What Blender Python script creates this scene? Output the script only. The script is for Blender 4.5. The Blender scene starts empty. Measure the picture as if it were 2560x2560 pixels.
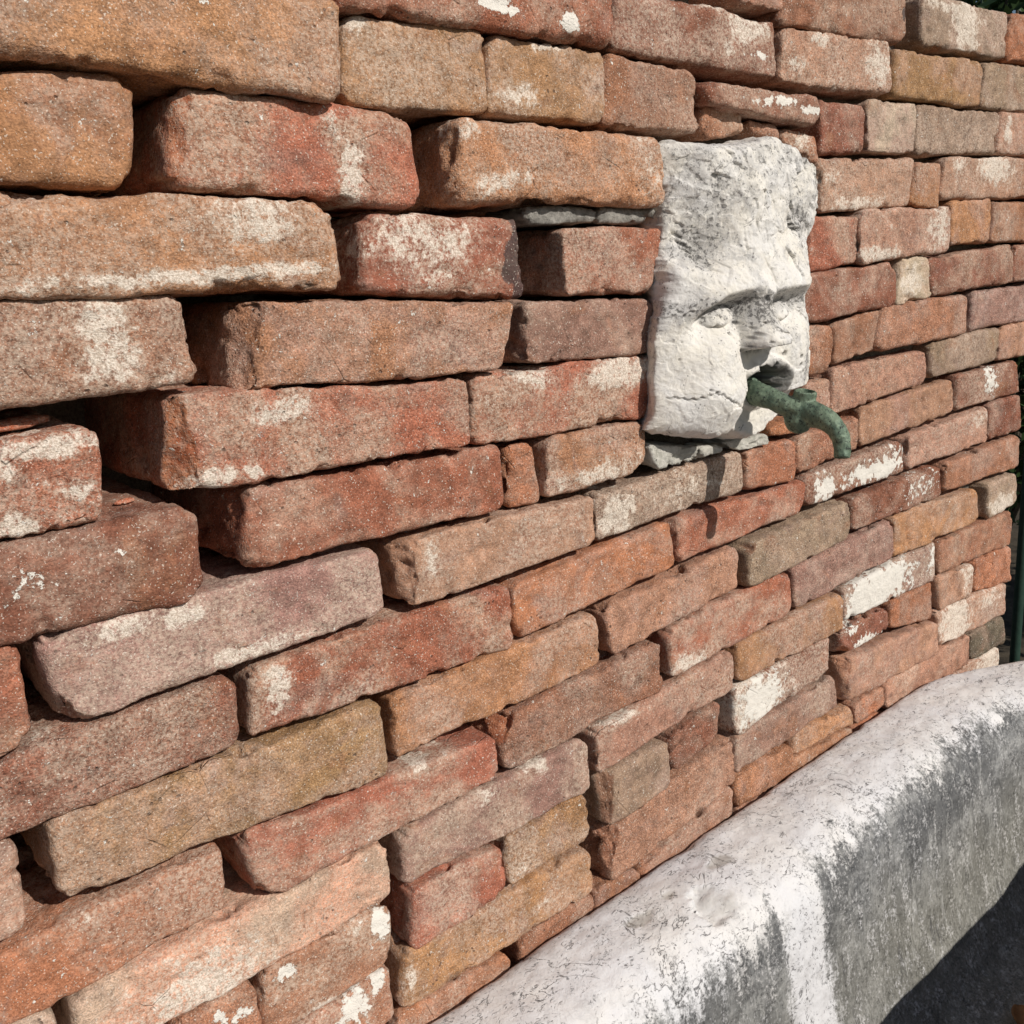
import bpy, bmesh, math, random
import numpy as np
from mathutils import Vector, Matrix
R = math.radians
SC = bpy.context.scene
COL = SC.collection

# ------------------------------------------------------------------ camera, sky, sun, exposure
FPX, CAMD = 2400.0, 0.69                      # focal length in photo pixels (2560 wide), distance to the wall
YAW, PIT, ROL = R(39.154), R(14.576), R(-3.877)
_f = np.array([math.sin(YAW)*math.cos(PIT), math.cos(YAW)*math.cos(PIT), -math.sin(PIT)])
_r0 = np.array([math.cos(YAW), -math.sin(YAW), 0.0]); _u0 = np.cross(_r0, _f)
CR = math.cos(ROL)*_r0 + math.sin(ROL)*_u0
CU = -math.sin(ROL)*_r0 + math.cos(ROL)*_u0
CF = _f
CPOS = np.array([0.0, -CAMD, 0.0])
cam = bpy.data.cameras.new('camera'); camo = bpy.data.objects.new('camera', cam); COL.objects.link(camo)
M = Matrix(((CR[0], CU[0], -CF[0], CPOS[0]), (CR[1], CU[1], -CF[1], CPOS[1]), (CR[2], CU[2], -CF[2], CPOS[2]), (0, 0, 0, 1)))
camo.matrix_world = M
cam.sensor_fit = 'HORIZONTAL'; cam.sensor_width = 36.0; cam.lens = 36.0*FPX/2560.0
cam.clip_start = 0.02; cam.clip_end = 500
SC.camera = camo

SUN = np.array([0.029, -0.155, 0.107]); SUN /= np.linalg.norm(SUN)     # towards the sun
w = bpy.data.worlds.new('World'); SC.world = w; w.use_nodes = True
nt = w.node_tree; nt.nodes.clear()
sky = nt.nodes.new('ShaderNodeTexSky'); sky.sky_type = 'NISHITA'; sky.sun_disc = False
sky.sun_elevation = math.asin(SUN[2]); sky.sun_rotation = math.atan2(SUN[0], SUN[1])
bg = nt.nodes.new('ShaderNodeBackground'); bg.inputs[1].default_value = 0.055
wo = nt.nodes.new('ShaderNodeOutputWorld')
nt.links.new(sky.outputs[0], bg.inputs[0]); nt.links.new(bg.outputs[0], wo.inputs[0])
sl = bpy.data.lights.new('sun', 'SUN'); sl.energy = 3.7; sl.angle = R(0.5); sl.color = (1.0, 0.94, 0.86)
so = bpy.data.objects.new('sun', sl); COL.objects.link(so)
so.rotation_euler = Vector(-SUN).to_track_quat('-Z', 'Y').to_euler()
vs = SC.view_settings; vs.view_transform = 'Standard'; vs.look = 'None'; vs.gamma = 1; vs.exposure = 0.0
try: vs.use_curve_mapping = False
except Exception: pass
SC.cycles.max_bounces = 6; SC.cycles.diffuse_bounces = 3

# ------------------------------------------------------------------ measuring: a photo pixel -> a point of the wall's own planes
TILE = dict(A=(0,0),B=(800,0),C=(1660,0),D=(0,830),E=(800,830),F=(1660,830),G=(0,1660),H=(800,1660),I=(1660,1660))
TS = 900/1932
def tp(s):
    o = TILE[s[0]]; x, y = map(float, s[1:].split(',')); return o[0]+x*TS, o[1]+y*TS
def ray(x, y): return (x-1280)/FPX*CR - (y-1280)/FPX*CU + CF
def onwall(x, y, h=0.0):
    d = ray(x, y); return CPOS + d*((CAMD-h)/d[1])
def onz(x, y, z):
    d = ray(x, y); return CPOS + d*(z/d[2])

# ------------------------------------------------------------------ noise (vectorised gradient noise)
_rs = np.random.RandomState(7)
_perm = _rs.permutation(512).astype(np.int64); _perm = np.concatenate([_perm, _perm, _perm])
_g = _rs.normal(size=(512, 3)); _g /= np.linalg.norm(_g, axis=1)[:, None]
def noise(P, scale=1.0, seed=0.0):
    P = np.asarray(P)*scale + seed*13.731 + 100.0
    I = np.floor(P).astype(np.int64); Fr = P - I; I &= 511
    U = Fr*Fr*Fr*(Fr*(Fr*6-15)+10)
    out = 0
    for dx in (0, 1):
        wx = U[..., 0] if dx else 1-U[..., 0]
        for dy in (0, 1):
            wy = U[..., 1] if dy else 1-U[..., 1]
            for dz in (0, 1):
                wz = U[..., 2] if dz else 1-U[..., 2]
                h = _perm[_perm[_perm[(I[..., 0]+dx) & 511] + ((I[..., 1]+dy) & 511)] + ((I[..., 2]+dz) & 511)]
                g = _g[h]
                out = out + wx*wy*wz*(g[..., 0]*(Fr[..., 0]-dx)+g[..., 1]*(Fr[..., 1]-dy)+g[..., 2]*(Fr[..., 2]-dz))
    return out*1.5
def fbm(P, scale, octv=4, rough=0.5, seed=0.0):
    a, s, t = 1.0, 0.0, 0.0
    for i in range(octv):
        s = s + a*noise(P, scale*2.03**i, seed+i); t += a; a *= rough
    return s/t*1.4
def sstep(a, b, x):
    t = np.clip((x-a)/(b-a), 0, 1); return t*t*(3-2*t)

# ------------------------------------------------------------------ objects
def mesh_obj(name, V, Fq, mat, parent=None, attrs=None, loc=None, smooth=True):
    V = np.asarray(V, dtype=np.float64)
    if loc is not None: V = V - np.asarray(loc)
    me = bpy.data.meshes.new(name)
    me.from_pydata(V.tolist(), [], Fq if isinstance(Fq, list) else Fq.tolist())
    if smooth: me.polygons.foreach_set('use_smooth', [True]*len(me.polygons))
    for k, arr in (attrs or {}).items():
        a = me.color_attributes.new(k, 'FLOAT_COLOR', 'POINT')
        b = np.ones((len(V), 4), dtype=np.float32); b[:, :3] = arr; a.data.foreach_set('color', b.ravel())
    me.materials.append(mat); me.update()
    o = bpy.data.objects.new(name, me); COL.objects.link(o)
    if loc is not None: o.location = loc
    if parent is not None: o.parent = parent
    return o
def empty(name, loc=(0,0,0)):
    o = bpy.data.objects.new(name, None); COL.objects.link(o); o.location = loc; return o
def tag(o, label=None, cat=None, group=None, kind=None):
    if label: o['label'] = label
    if cat: o['category'] = cat
    if group: o['group'] = group
    if kind: o['kind'] = kind
    return o

# ------------------------------------------------------------------ node helpers
class NT:
    def __init__(s, name):
        s.m = bpy.data.materials.new(name); s.m.use_nodes = True; s.t = s.m.node_tree; s.t.nodes.clear()
        s.out = s.t.nodes.new('ShaderNodeOutputMaterial'); s.b = s.t.nodes.new('ShaderNodeBsdfPrincipled')
        s.t.links.new(s.b.outputs[0], s.out.inputs[0])
    def n(s, t, **k):
        x = s.t.nodes.new(t)
        for a, v in k.items(): setattr(x, a, v)
        return x
    def set(s, sock, v):
        if v is None: return
        if isinstance(v, bpy.types.NodeSocket): s.t.links.new(v, sock)
        elif isinstance(v, (tuple, list)) and len(v) == 3 and sock.type == 'RGBA': sock.default_value = (*v, 1)
        else: sock.default_value = v
    def pos(s): return s.n('ShaderNodeNewGeometry').outputs['Position']
    def attr(s, name):
        return s.n('ShaderNodeAttribute', attribute_name=name).outputs['Color']
    def sep(s, c):
        x = s.n('ShaderNodeSeparateColor'); s.set(x.inputs[0], c); return x.outputs
    def vm(s, op, a, b):
        x = s.n('ShaderNodeVectorMath', operation=op); s.set(x.inputs[0], a); s.set(x.inputs[1], b); return x.outputs[0]
    def ma(s, op, a, b=None, c=None, clamp=False):
        x = s.n('ShaderNodeMath', operation=op, use_clamp=clamp); s.set(x.inputs[0], a)
        if b is not None: s.set(x.inputs[1], b)
        if c is not None: s.set(x.inputs[2], c)
        return x.outputs[0]
    def noise(s, vec, scale, detail=3, rough=.55, dist=0):
        x = s.n('ShaderNodeTexNoise'); s.set(x.inputs['Vector'], vec); x.inputs['Scale'].default_value = scale
        x.inputs['Detail'].default_value = detail; x.inputs['Roughness'].default_value = rough; x.inputs['Distortion'].default_value = dist
        return x.outputs['Fac']
    def vor(s, vec, scale, feature='F1', rnd=1):
        x = s.n('ShaderNodeTexVoronoi', feature=feature); s.set(x.inputs['Vector'], vec); x.inputs['Scale'].default_value = scale
        x.inputs['Randomness'].default_value = rnd
        return x.outputs['Distance']
    def rng(s, v, a, b, c=0., d=1.):
        x = s.n('ShaderNodeMapRange', interpolation_type='SMOOTHSTEP'); s.set(x.inputs[0], v)
        for i, q in enumerate((a, b, c, d)): s.set(x.inputs[i+1], q)
        return x.outputs[0]
    def mix(s, f, a, b, bt='MIX'):
        x = s.n('ShaderNodeMix', data_type='RGBA', blend_type=bt); s.set(x.inputs[0], f); s.set(x.inputs[6], a); s.set(x.inputs[7], b)
        return x.outputs[2]
    def grey(s, v):
        x = s.n('ShaderNodeCombineColor'); [s.set(x.inputs[i], v) for i in range(3)]; return x.outputs[0]
    def bump(s, h, dist, strength=1.0, nrm=None):
        x = s.n('ShaderNodeBump'); s.set(x.inputs['Height'], h); x.inputs['Distance'].default_value = dist
        x.inputs['Strength'].default_value = strength
        if nrm is not None: s.set(x.inputs['Normal'], nrm)
        return x.outputs[0]
    def done(s, col, rough=.9, nrm=None, spec=.2, metal=0.):
        s.set(s.b.inputs['Base Color'], col); s.set(s.b.inputs['Roughness'], rough)
        s.b.inputs['Specular IOR Level'].default_value = spec; s.b.inputs['Metallic'].default_value = metal
        if nrm is not None: s.set(s.b.inputs['Normal'], nrm)
        return s.m

# ------------------------------------------------------------------ materials
def mat_brick():
    q = NT('weathered_brick'); t1, t2, st = q.attr('tint'), q.attr('tint2'), q.sep(q.attr('stain'))
    wn = q.n('ShaderNodeTexWhiteNoise'); q.set(wn.inputs['Vector'], q.vm('MULTIPLY', t1, (91., 57., 33.))); wv = wn.outputs['Value']
    P = q.vm('ADD', q.pos(), q.vm('MULTIPLY', t1, (37., 53., 71.)))
    lo = q.noise(P, 11, 5, .62, .6); mid = q.noise(P, 55, 6, .68, .3)
    fine = q.noise(P, 190, 4, .65); grain = q.noise(P, 640, 2, .6)
    strat = q.noise(q.vm('MULTIPLY', P, (1., 1., 5.)), 40, 5, .7)
    c = q.mix(q.rng(lo, .42, .60), t1, t2)
    lo2 = q.noise(q.vm('ADD', P, (5., 3., 9.)), 19, 5, .65, .8)
    c = q.mix(q.ma('MULTIPLY', q.rng(lo2, .55, .70), .55), c, (.33, .155, .085))
    c = q.mix(q.ma('MULTIPLY', q.rng(lo2, .45, .30), .50), c, (.31, .20, .165))
    c = q.mix(1., c, q.grey(q.rng(mid, .25, .75, .64, 1.28)), 'MULTIPLY')
    c = q.mix(1., c, q.mix(q.ma('MULTIPLY_ADD', wv, .6, .4), (1., 1., 1.), q.grey(q.rng(grain, .32, .68, .55, 1.45))), 'MULTIPLY')
    c = q.mix(q.ma('MULTIPLY', q.rng(fine, .36, .26, 0, .8), q.rng(wv, .35, .9)), c, (.07, .04, .03))
    pit = q.ma('MULTIPLY', q.rng(q.vor(q.vm('ADD', P, q.vm('MULTIPLY', q.nz3(P, 90), (.006, .006, .006))), 130), .22, .10), q.rng(q.noise(P, 30, 3), .53, .62))
    c = q.mix(q.ma('MULTIPLY', pit, .7), c, (.06, .035, .028))
    soot = q.rng(q.noise(P, 17, 6, .75, .5), .60, .72)
    c = q.mix(q.ma('MULTIPLY', soot, .45), c, (.13, .085, .07))
    c = q.mix(q.sep(q.attr('fresh'))[0], c, q.mix(q.rng(mid, .35, .65), (.34, .10, .045), (.47, .19, .095)))
    # dusty film of lime left in the grain
    film = q.ma('MULTIPLY', q.rng(q.ma('ADD', lo, q.ma('MULTIPLY', st[0], .35)), .36, .66), q.rng(q.noise(P, 300, 3, .7), .38, .62))
    c = q.mix(q.ma('MULTIPLY', film, .58), c, (.66, .53, .42))
    lime = q.rng(q.ma('ADD', st[0], q.ma('MULTIPLY', q.ma('SUBTRACT', q.ma('ADD', q.ma('MULTIPLY', mid, .6), q.ma('MULTIPLY', fine, .4)), .5), 3.4)), .45, .72)
    lime = q.ma('MULTIPLY', lime, q.rng(q.ma('ADD', q.noise(P, 150, 7, .80), q.ma('MULTIPLY', st[0], .07)), .44, .58, .10, 1.))
    c = q.mix(q.ma('MULTIPLY', lime, .88), c, q.mix(q.rng(grain, .35, .65), (.56, .47, .38), (.88, .80, .70)))
    paint = q.rng(q.ma('ADD', st[1], q.ma('MULTIPLY', q.ma('SUBTRACT', q.noise(P, 120, 5, .7), .5), 3.2)), .50, .60)
    c = q.mix(paint, c, (.80, .76, .69))
    blk = q.rng(q.ma('ADD', st[2], q.ma('MULTIPLY', q.ma('SUBTRACT', mid, .5), 1.6)), .45, .70)
    c = q.mix(q.ma('MULTIPLY', blk, .8), c, (.055, .05, .052))
    spark = q.rng(q.noise(P, 620, 1, .5), .65, .71)
    c = q.mix(q.ma('MULTIPLY', spark, .55), c, (.85, .78, .68))
    h = q.ma('ADD', q.ma('MULTIPLY', mid, .0030), q.ma('ADD', q.ma('MULTIPLY', fine, .0021), q.ma('ADD', q.ma('MULTIPLY', grain, .0013), q.ma('MULTIPLY', strat, .0014))))
    crack = q.rng(q.vor(q.vm('ADD', P, q.vm('MULTIPLY', q.n('ShaderNodeTexNoise').outputs['Color'], (.0, .0, .0))), 26, 'DISTANCE_TO_EDGE'), 0, .03)
    crackm = q.rng(q.noise(P, 16, 2), .60, .66)
    h = q.ma('SUBTRACT', h, q.ma('MULTIPLY', q.ma('MULTIPLY', q.ma('SUBTRACT', 1., crack), crackm), .0012))
    h = q.ma('ADD', h, q.ma('MULTIPLY', paint, .0006))
    h = q.ma('SUBTRACT', h, q.ma('MULTIPLY', pit, .0012))
    h = q.ma('MULTIPLY', h, q.ma('MULTIPLY_ADD', wv, .55, .60))
    return q.done(c, .92, q.bump(h, 1.0, .85), .15)
def mat_mortar():
    q = NT('lime_mortar'); P = q.pos()
    c = q.mix(q.noise(P, 60, 6, .7), (.12, .095, .075), (.27, .24, .20))
    c = q.mix(1., c, q.grey(q.rng(q.noise(P, 500, 2), .3, .7, .7, 1.3)), 'MULTIPLY')
    return q.done(c, .95, q.bump(q.noise(P, 160, 6, .7), .004), .1)
def mat_stone(name, dark=(.22,.21,.19), light=(.46,.44,.40)):
    q = NT(name); P = q.pos()
    c = q.mix(q.rng(q.noise(P, 90, 8, .72), .35, .68), dark, light)
    c = q.mix(q.rng(q.noise(P, 240, 4, .7), .62, .7), c, (.05, .05, .045))
    return q.done(c, .9, q.bump(q.noise(P, 180, 8, .72), .004), .2)
def mat_marble():
    q = NT('weathered_marble'); P = q.pos(); a = q.sep(q.attr('wear_shade'))
    big = q.noise(P, 16, 6, .65, .8); mid = q.noise(P, 55, 8, .75, .4); fine = q.noise(P, 210, 6, .75)
    c = q.mix(q.rng(big, .35, .65), (.79, .775, .75), (.82, .78, .70))
    c = q.mix(q.ma('MULTIPLY', q.rng(q.ma('ADD', mid, q.ma('MULTIPLY', a[0], .22)), .50, .68), .62), c, (.46, .45, .44))
    m2 = q.ma('MULTIPLY', q.rng(q.ma('ADD', fine, q.ma('MULTIPLY', a[0], .12)), .57, .66), q.rng(q.ma('ADD', mid, q.ma('MULTIPLY', a[0], .2)), .42, .62))
    c = q.mix(q.ma('MULTIPLY', m2, .85), c, (.12, .115, .11))
    dots = q.ma('MULTIPLY', q.rng(q.vor(P, 190), .20, .12), q.rng(q.noise(P, 45, 2), .50, .60))
    c = q.mix(q.ma('MULTIPLY', dots, .7), c, (.10, .095, .09))
    W = q.vm('ADD', P, q.vm('MULTIPLY', q.nz3(P, 30), (.02, .02, .02)))
    cr = q.ma('MULTIPLY', q.rng(q.ma('ABSOLUTE', q.ma('SUBTRACT', q.noise(P, 13, 7, .62, .6), .5)), .0045, .001), q.rng(q.noise(P, 26, 3), .50, .58))
    c = q.mix(q.ma('MULTIPLY', cr, .75), c, (.16, .15, .14))
    c = q.mix(q.ma('MULTIPLY', a[1], .9), c, (.07, .065, .06))  # dark crack and pits; shade of mouth and nose painted in
    h = q.ma('ADD', q.ma('MULTIPLY', mid, .0035), q.ma('ADD', q.ma('MULTIPLY', fine, .0011), q.ma('MULTIPLY', cr, -.0010)))
    return q.done(c, .75, q.bump(h, 1.0, .8), .25)
def nz3(q, P, s):
    x = q.n('ShaderNodeTexNoise'); q.set(x.inputs['Vector'], P); x.inputs['Scale'].default_value = s
    return q.vm('SUBTRACT', x.outputs['Color'], (.5, .5, .5))
NT.nz3 = nz3
def mat_basin():
    q = NT('stained_white_basin_stone'); P = q.pos(); a = q.sep(q.attr('wear_shade'))
    big = q.noise(P, 9, 5, .6, .5); mid = q.noise(P, 42, 8, .72, .5); fine = q.noise(P, 230, 5, .75)
    c = q.mix(q.rng(big, .35, .65), (.74, .74, .755), (.78, .765, .745))
    c = q.mix(q.ma('MULTIPLY', q.rng(mid, .48, .68), .42), c, (.42, .41, .41))
    # short dark lichen strokes and hairline cracks on the rim
    S = q.vm('MULTIPLY', q.vm('ADD', P, q.vm('MULTIPLY', q.nz3(P, 25), (.02, .02, .02))), (1., 1.9, 1.))
    st = q.ma('MULTIPLY', q.rng(q.noise(S, 120, 5, .75, 1.4), .56, .62), q.rng(q.noise(P, 24, 4, .7), .40, .54))
    c = q.mix(q.ma('MULTIPLY', st, .85), c, (.13, .125, .13))
    W = q.vm('ADD', P, q.vm('MULTIPLY', q.nz3(P, 28), (.035, .035, .035)))
    cr = q.ma('MULTIPLY', q.rng(q.ma('ABSOLUTE', q.ma('SUBTRACT', q.noise(P, 10, 7, .60, .8), .5)), .0065, .0015), q.rng(q.noise(P, 18, 4), .46, .53))
    c = q.mix(q.ma('MULTIPLY', cr, .85), c, (.13, .12, .12))
    # dark weeping stains down the inside
    V = q.vm('ADD', q.vm('MULTIPLY', P, (1., 1., .20)), q.vm('MULTIPLY', q.nz3(P, 40), (.006, .006, .02)))
    streak = q.noise(V, 60, 8, .74); streak2 = q.noise(V, 330, 4, .7)
    sm = q.rng(q.ma('ADD', a[0], q.ma('ADD', q.ma('MULTIPLY', q.ma('SUBTRACT', streak, .5), 1.6), q.ma('MULTIPLY', q.ma('SUBTRACT', fine, .5), 1.8))), .26, .86)
    dk = q.mix(q.rng(q.ma('ADD', q.ma('MULTIPLY', streak, .6), q.ma('MULTIPLY', streak2, .4)), .38, .64), (.055, .058, .062), (.27, .275, .275))
    blot = q.noise(P, 30, 8, .75, .5)
    dk = q.mix(q.rng(blot, .38, .64, 0, .85), dk, (.38, .38, .37))
    dk = q.mix(q.rng(q.noise(P, 14, 5, .7), .58, .44, 0, .7), dk, (.075, .077, .08))
    dk = q.mix(q.ma('MULTIPLY', a[1], .85), dk, q.mix(q.rng(streak2, .35, .65), (.17, .165, .135), (.30, .29, .25)))
    V3 = q.vm('MULTIPLY', P, (1., 1., .07)); dk = q.mix(q.rng(q.noise(V3, 75, 5, .7), .56, .68, 0, .55), dk, (.46, .46, .44))
    dk = q.mix(q.rng(q.noise(V3, 50, 4, .7), .42, .32, 0, .6), dk, (.06, .06, .062))
    c = q.mix(sm, c, dk)
    d1 = q.ma('MULTIPLY', q.rng(fine, .59, .65), q.rng(a[0], -.1, .4))
    c = q.mix(q.ma('MULTIPLY', d1, .8), c, (.03, .03, .03))
    c = q.mix(q.ma('MULTIPLY', a[2], .75), c, q.mix(q.rng(mid, .4, .6), (.30, .28, .24), (.5, .47, .42)))
    h = q.ma('ADD', q.ma('MULTIPLY', mid, .0022), q.ma('ADD', q.ma('MULTIPLY', fine, .0009), q.ma('ADD', q.ma('MULTIPLY', cr, -.0010), q.ma('MULTIPLY', st, -.0005))))
    return q.done(c, .7, q.bump(h, 1.0, .8), .3)
def mat_bronze():
    q = NT('verdigris_bronze'); P = q.pos()
    a = q.noise(P, 70, 6, .7, .5); b = q.noise(P, 260, 6, .75)
    c = q.mix(q.rng(a, .35, .65), (.10, .155, .11), (.22, .29, .20))
    c = q.mix(q.rng(q.noise(P, 90, 8, .78), .54, .64, 0, .6), c, (.045, .055, .045))
    c = q.mix(q.rng(b, .54, .62), c, (.022, .026, .023))
    c = q.mix(q.rng(q.noise(P, 130, 5, .7), .63, .70), c, (.24, .33, .25))
    h = q.ma('ADD', q.ma('MULTIPLY', a, .0015), q.ma('MULTIPLY', b, .0007))
    return q.done(c, q.rng(b, .3, .7, .45, .7), q.bump(h, 1.0, .8), .5, .25)
def mat_plain(name, c1, c2, scale=30, rough=.8, bd=.002, spec=.3):
    q = NT(name); P = q.pos(); n = q.noise(P, scale, 6, .65)
    return q.done(q.mix(q.rng(n, .3, .7), c1, c2), rough, q.bump(n, bd), spec)
MB, MM, MARB, MBAS, MBRZ = mat_brick(), mat_mortar(), mat_marble(), mat_basin(), mat_bronze()
MGREY = mat_stone('grey_rubble_stone'); MPALE = mat_stone('pale_limestone', (.44,.43,.38), (.70,.68,.62))

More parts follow.
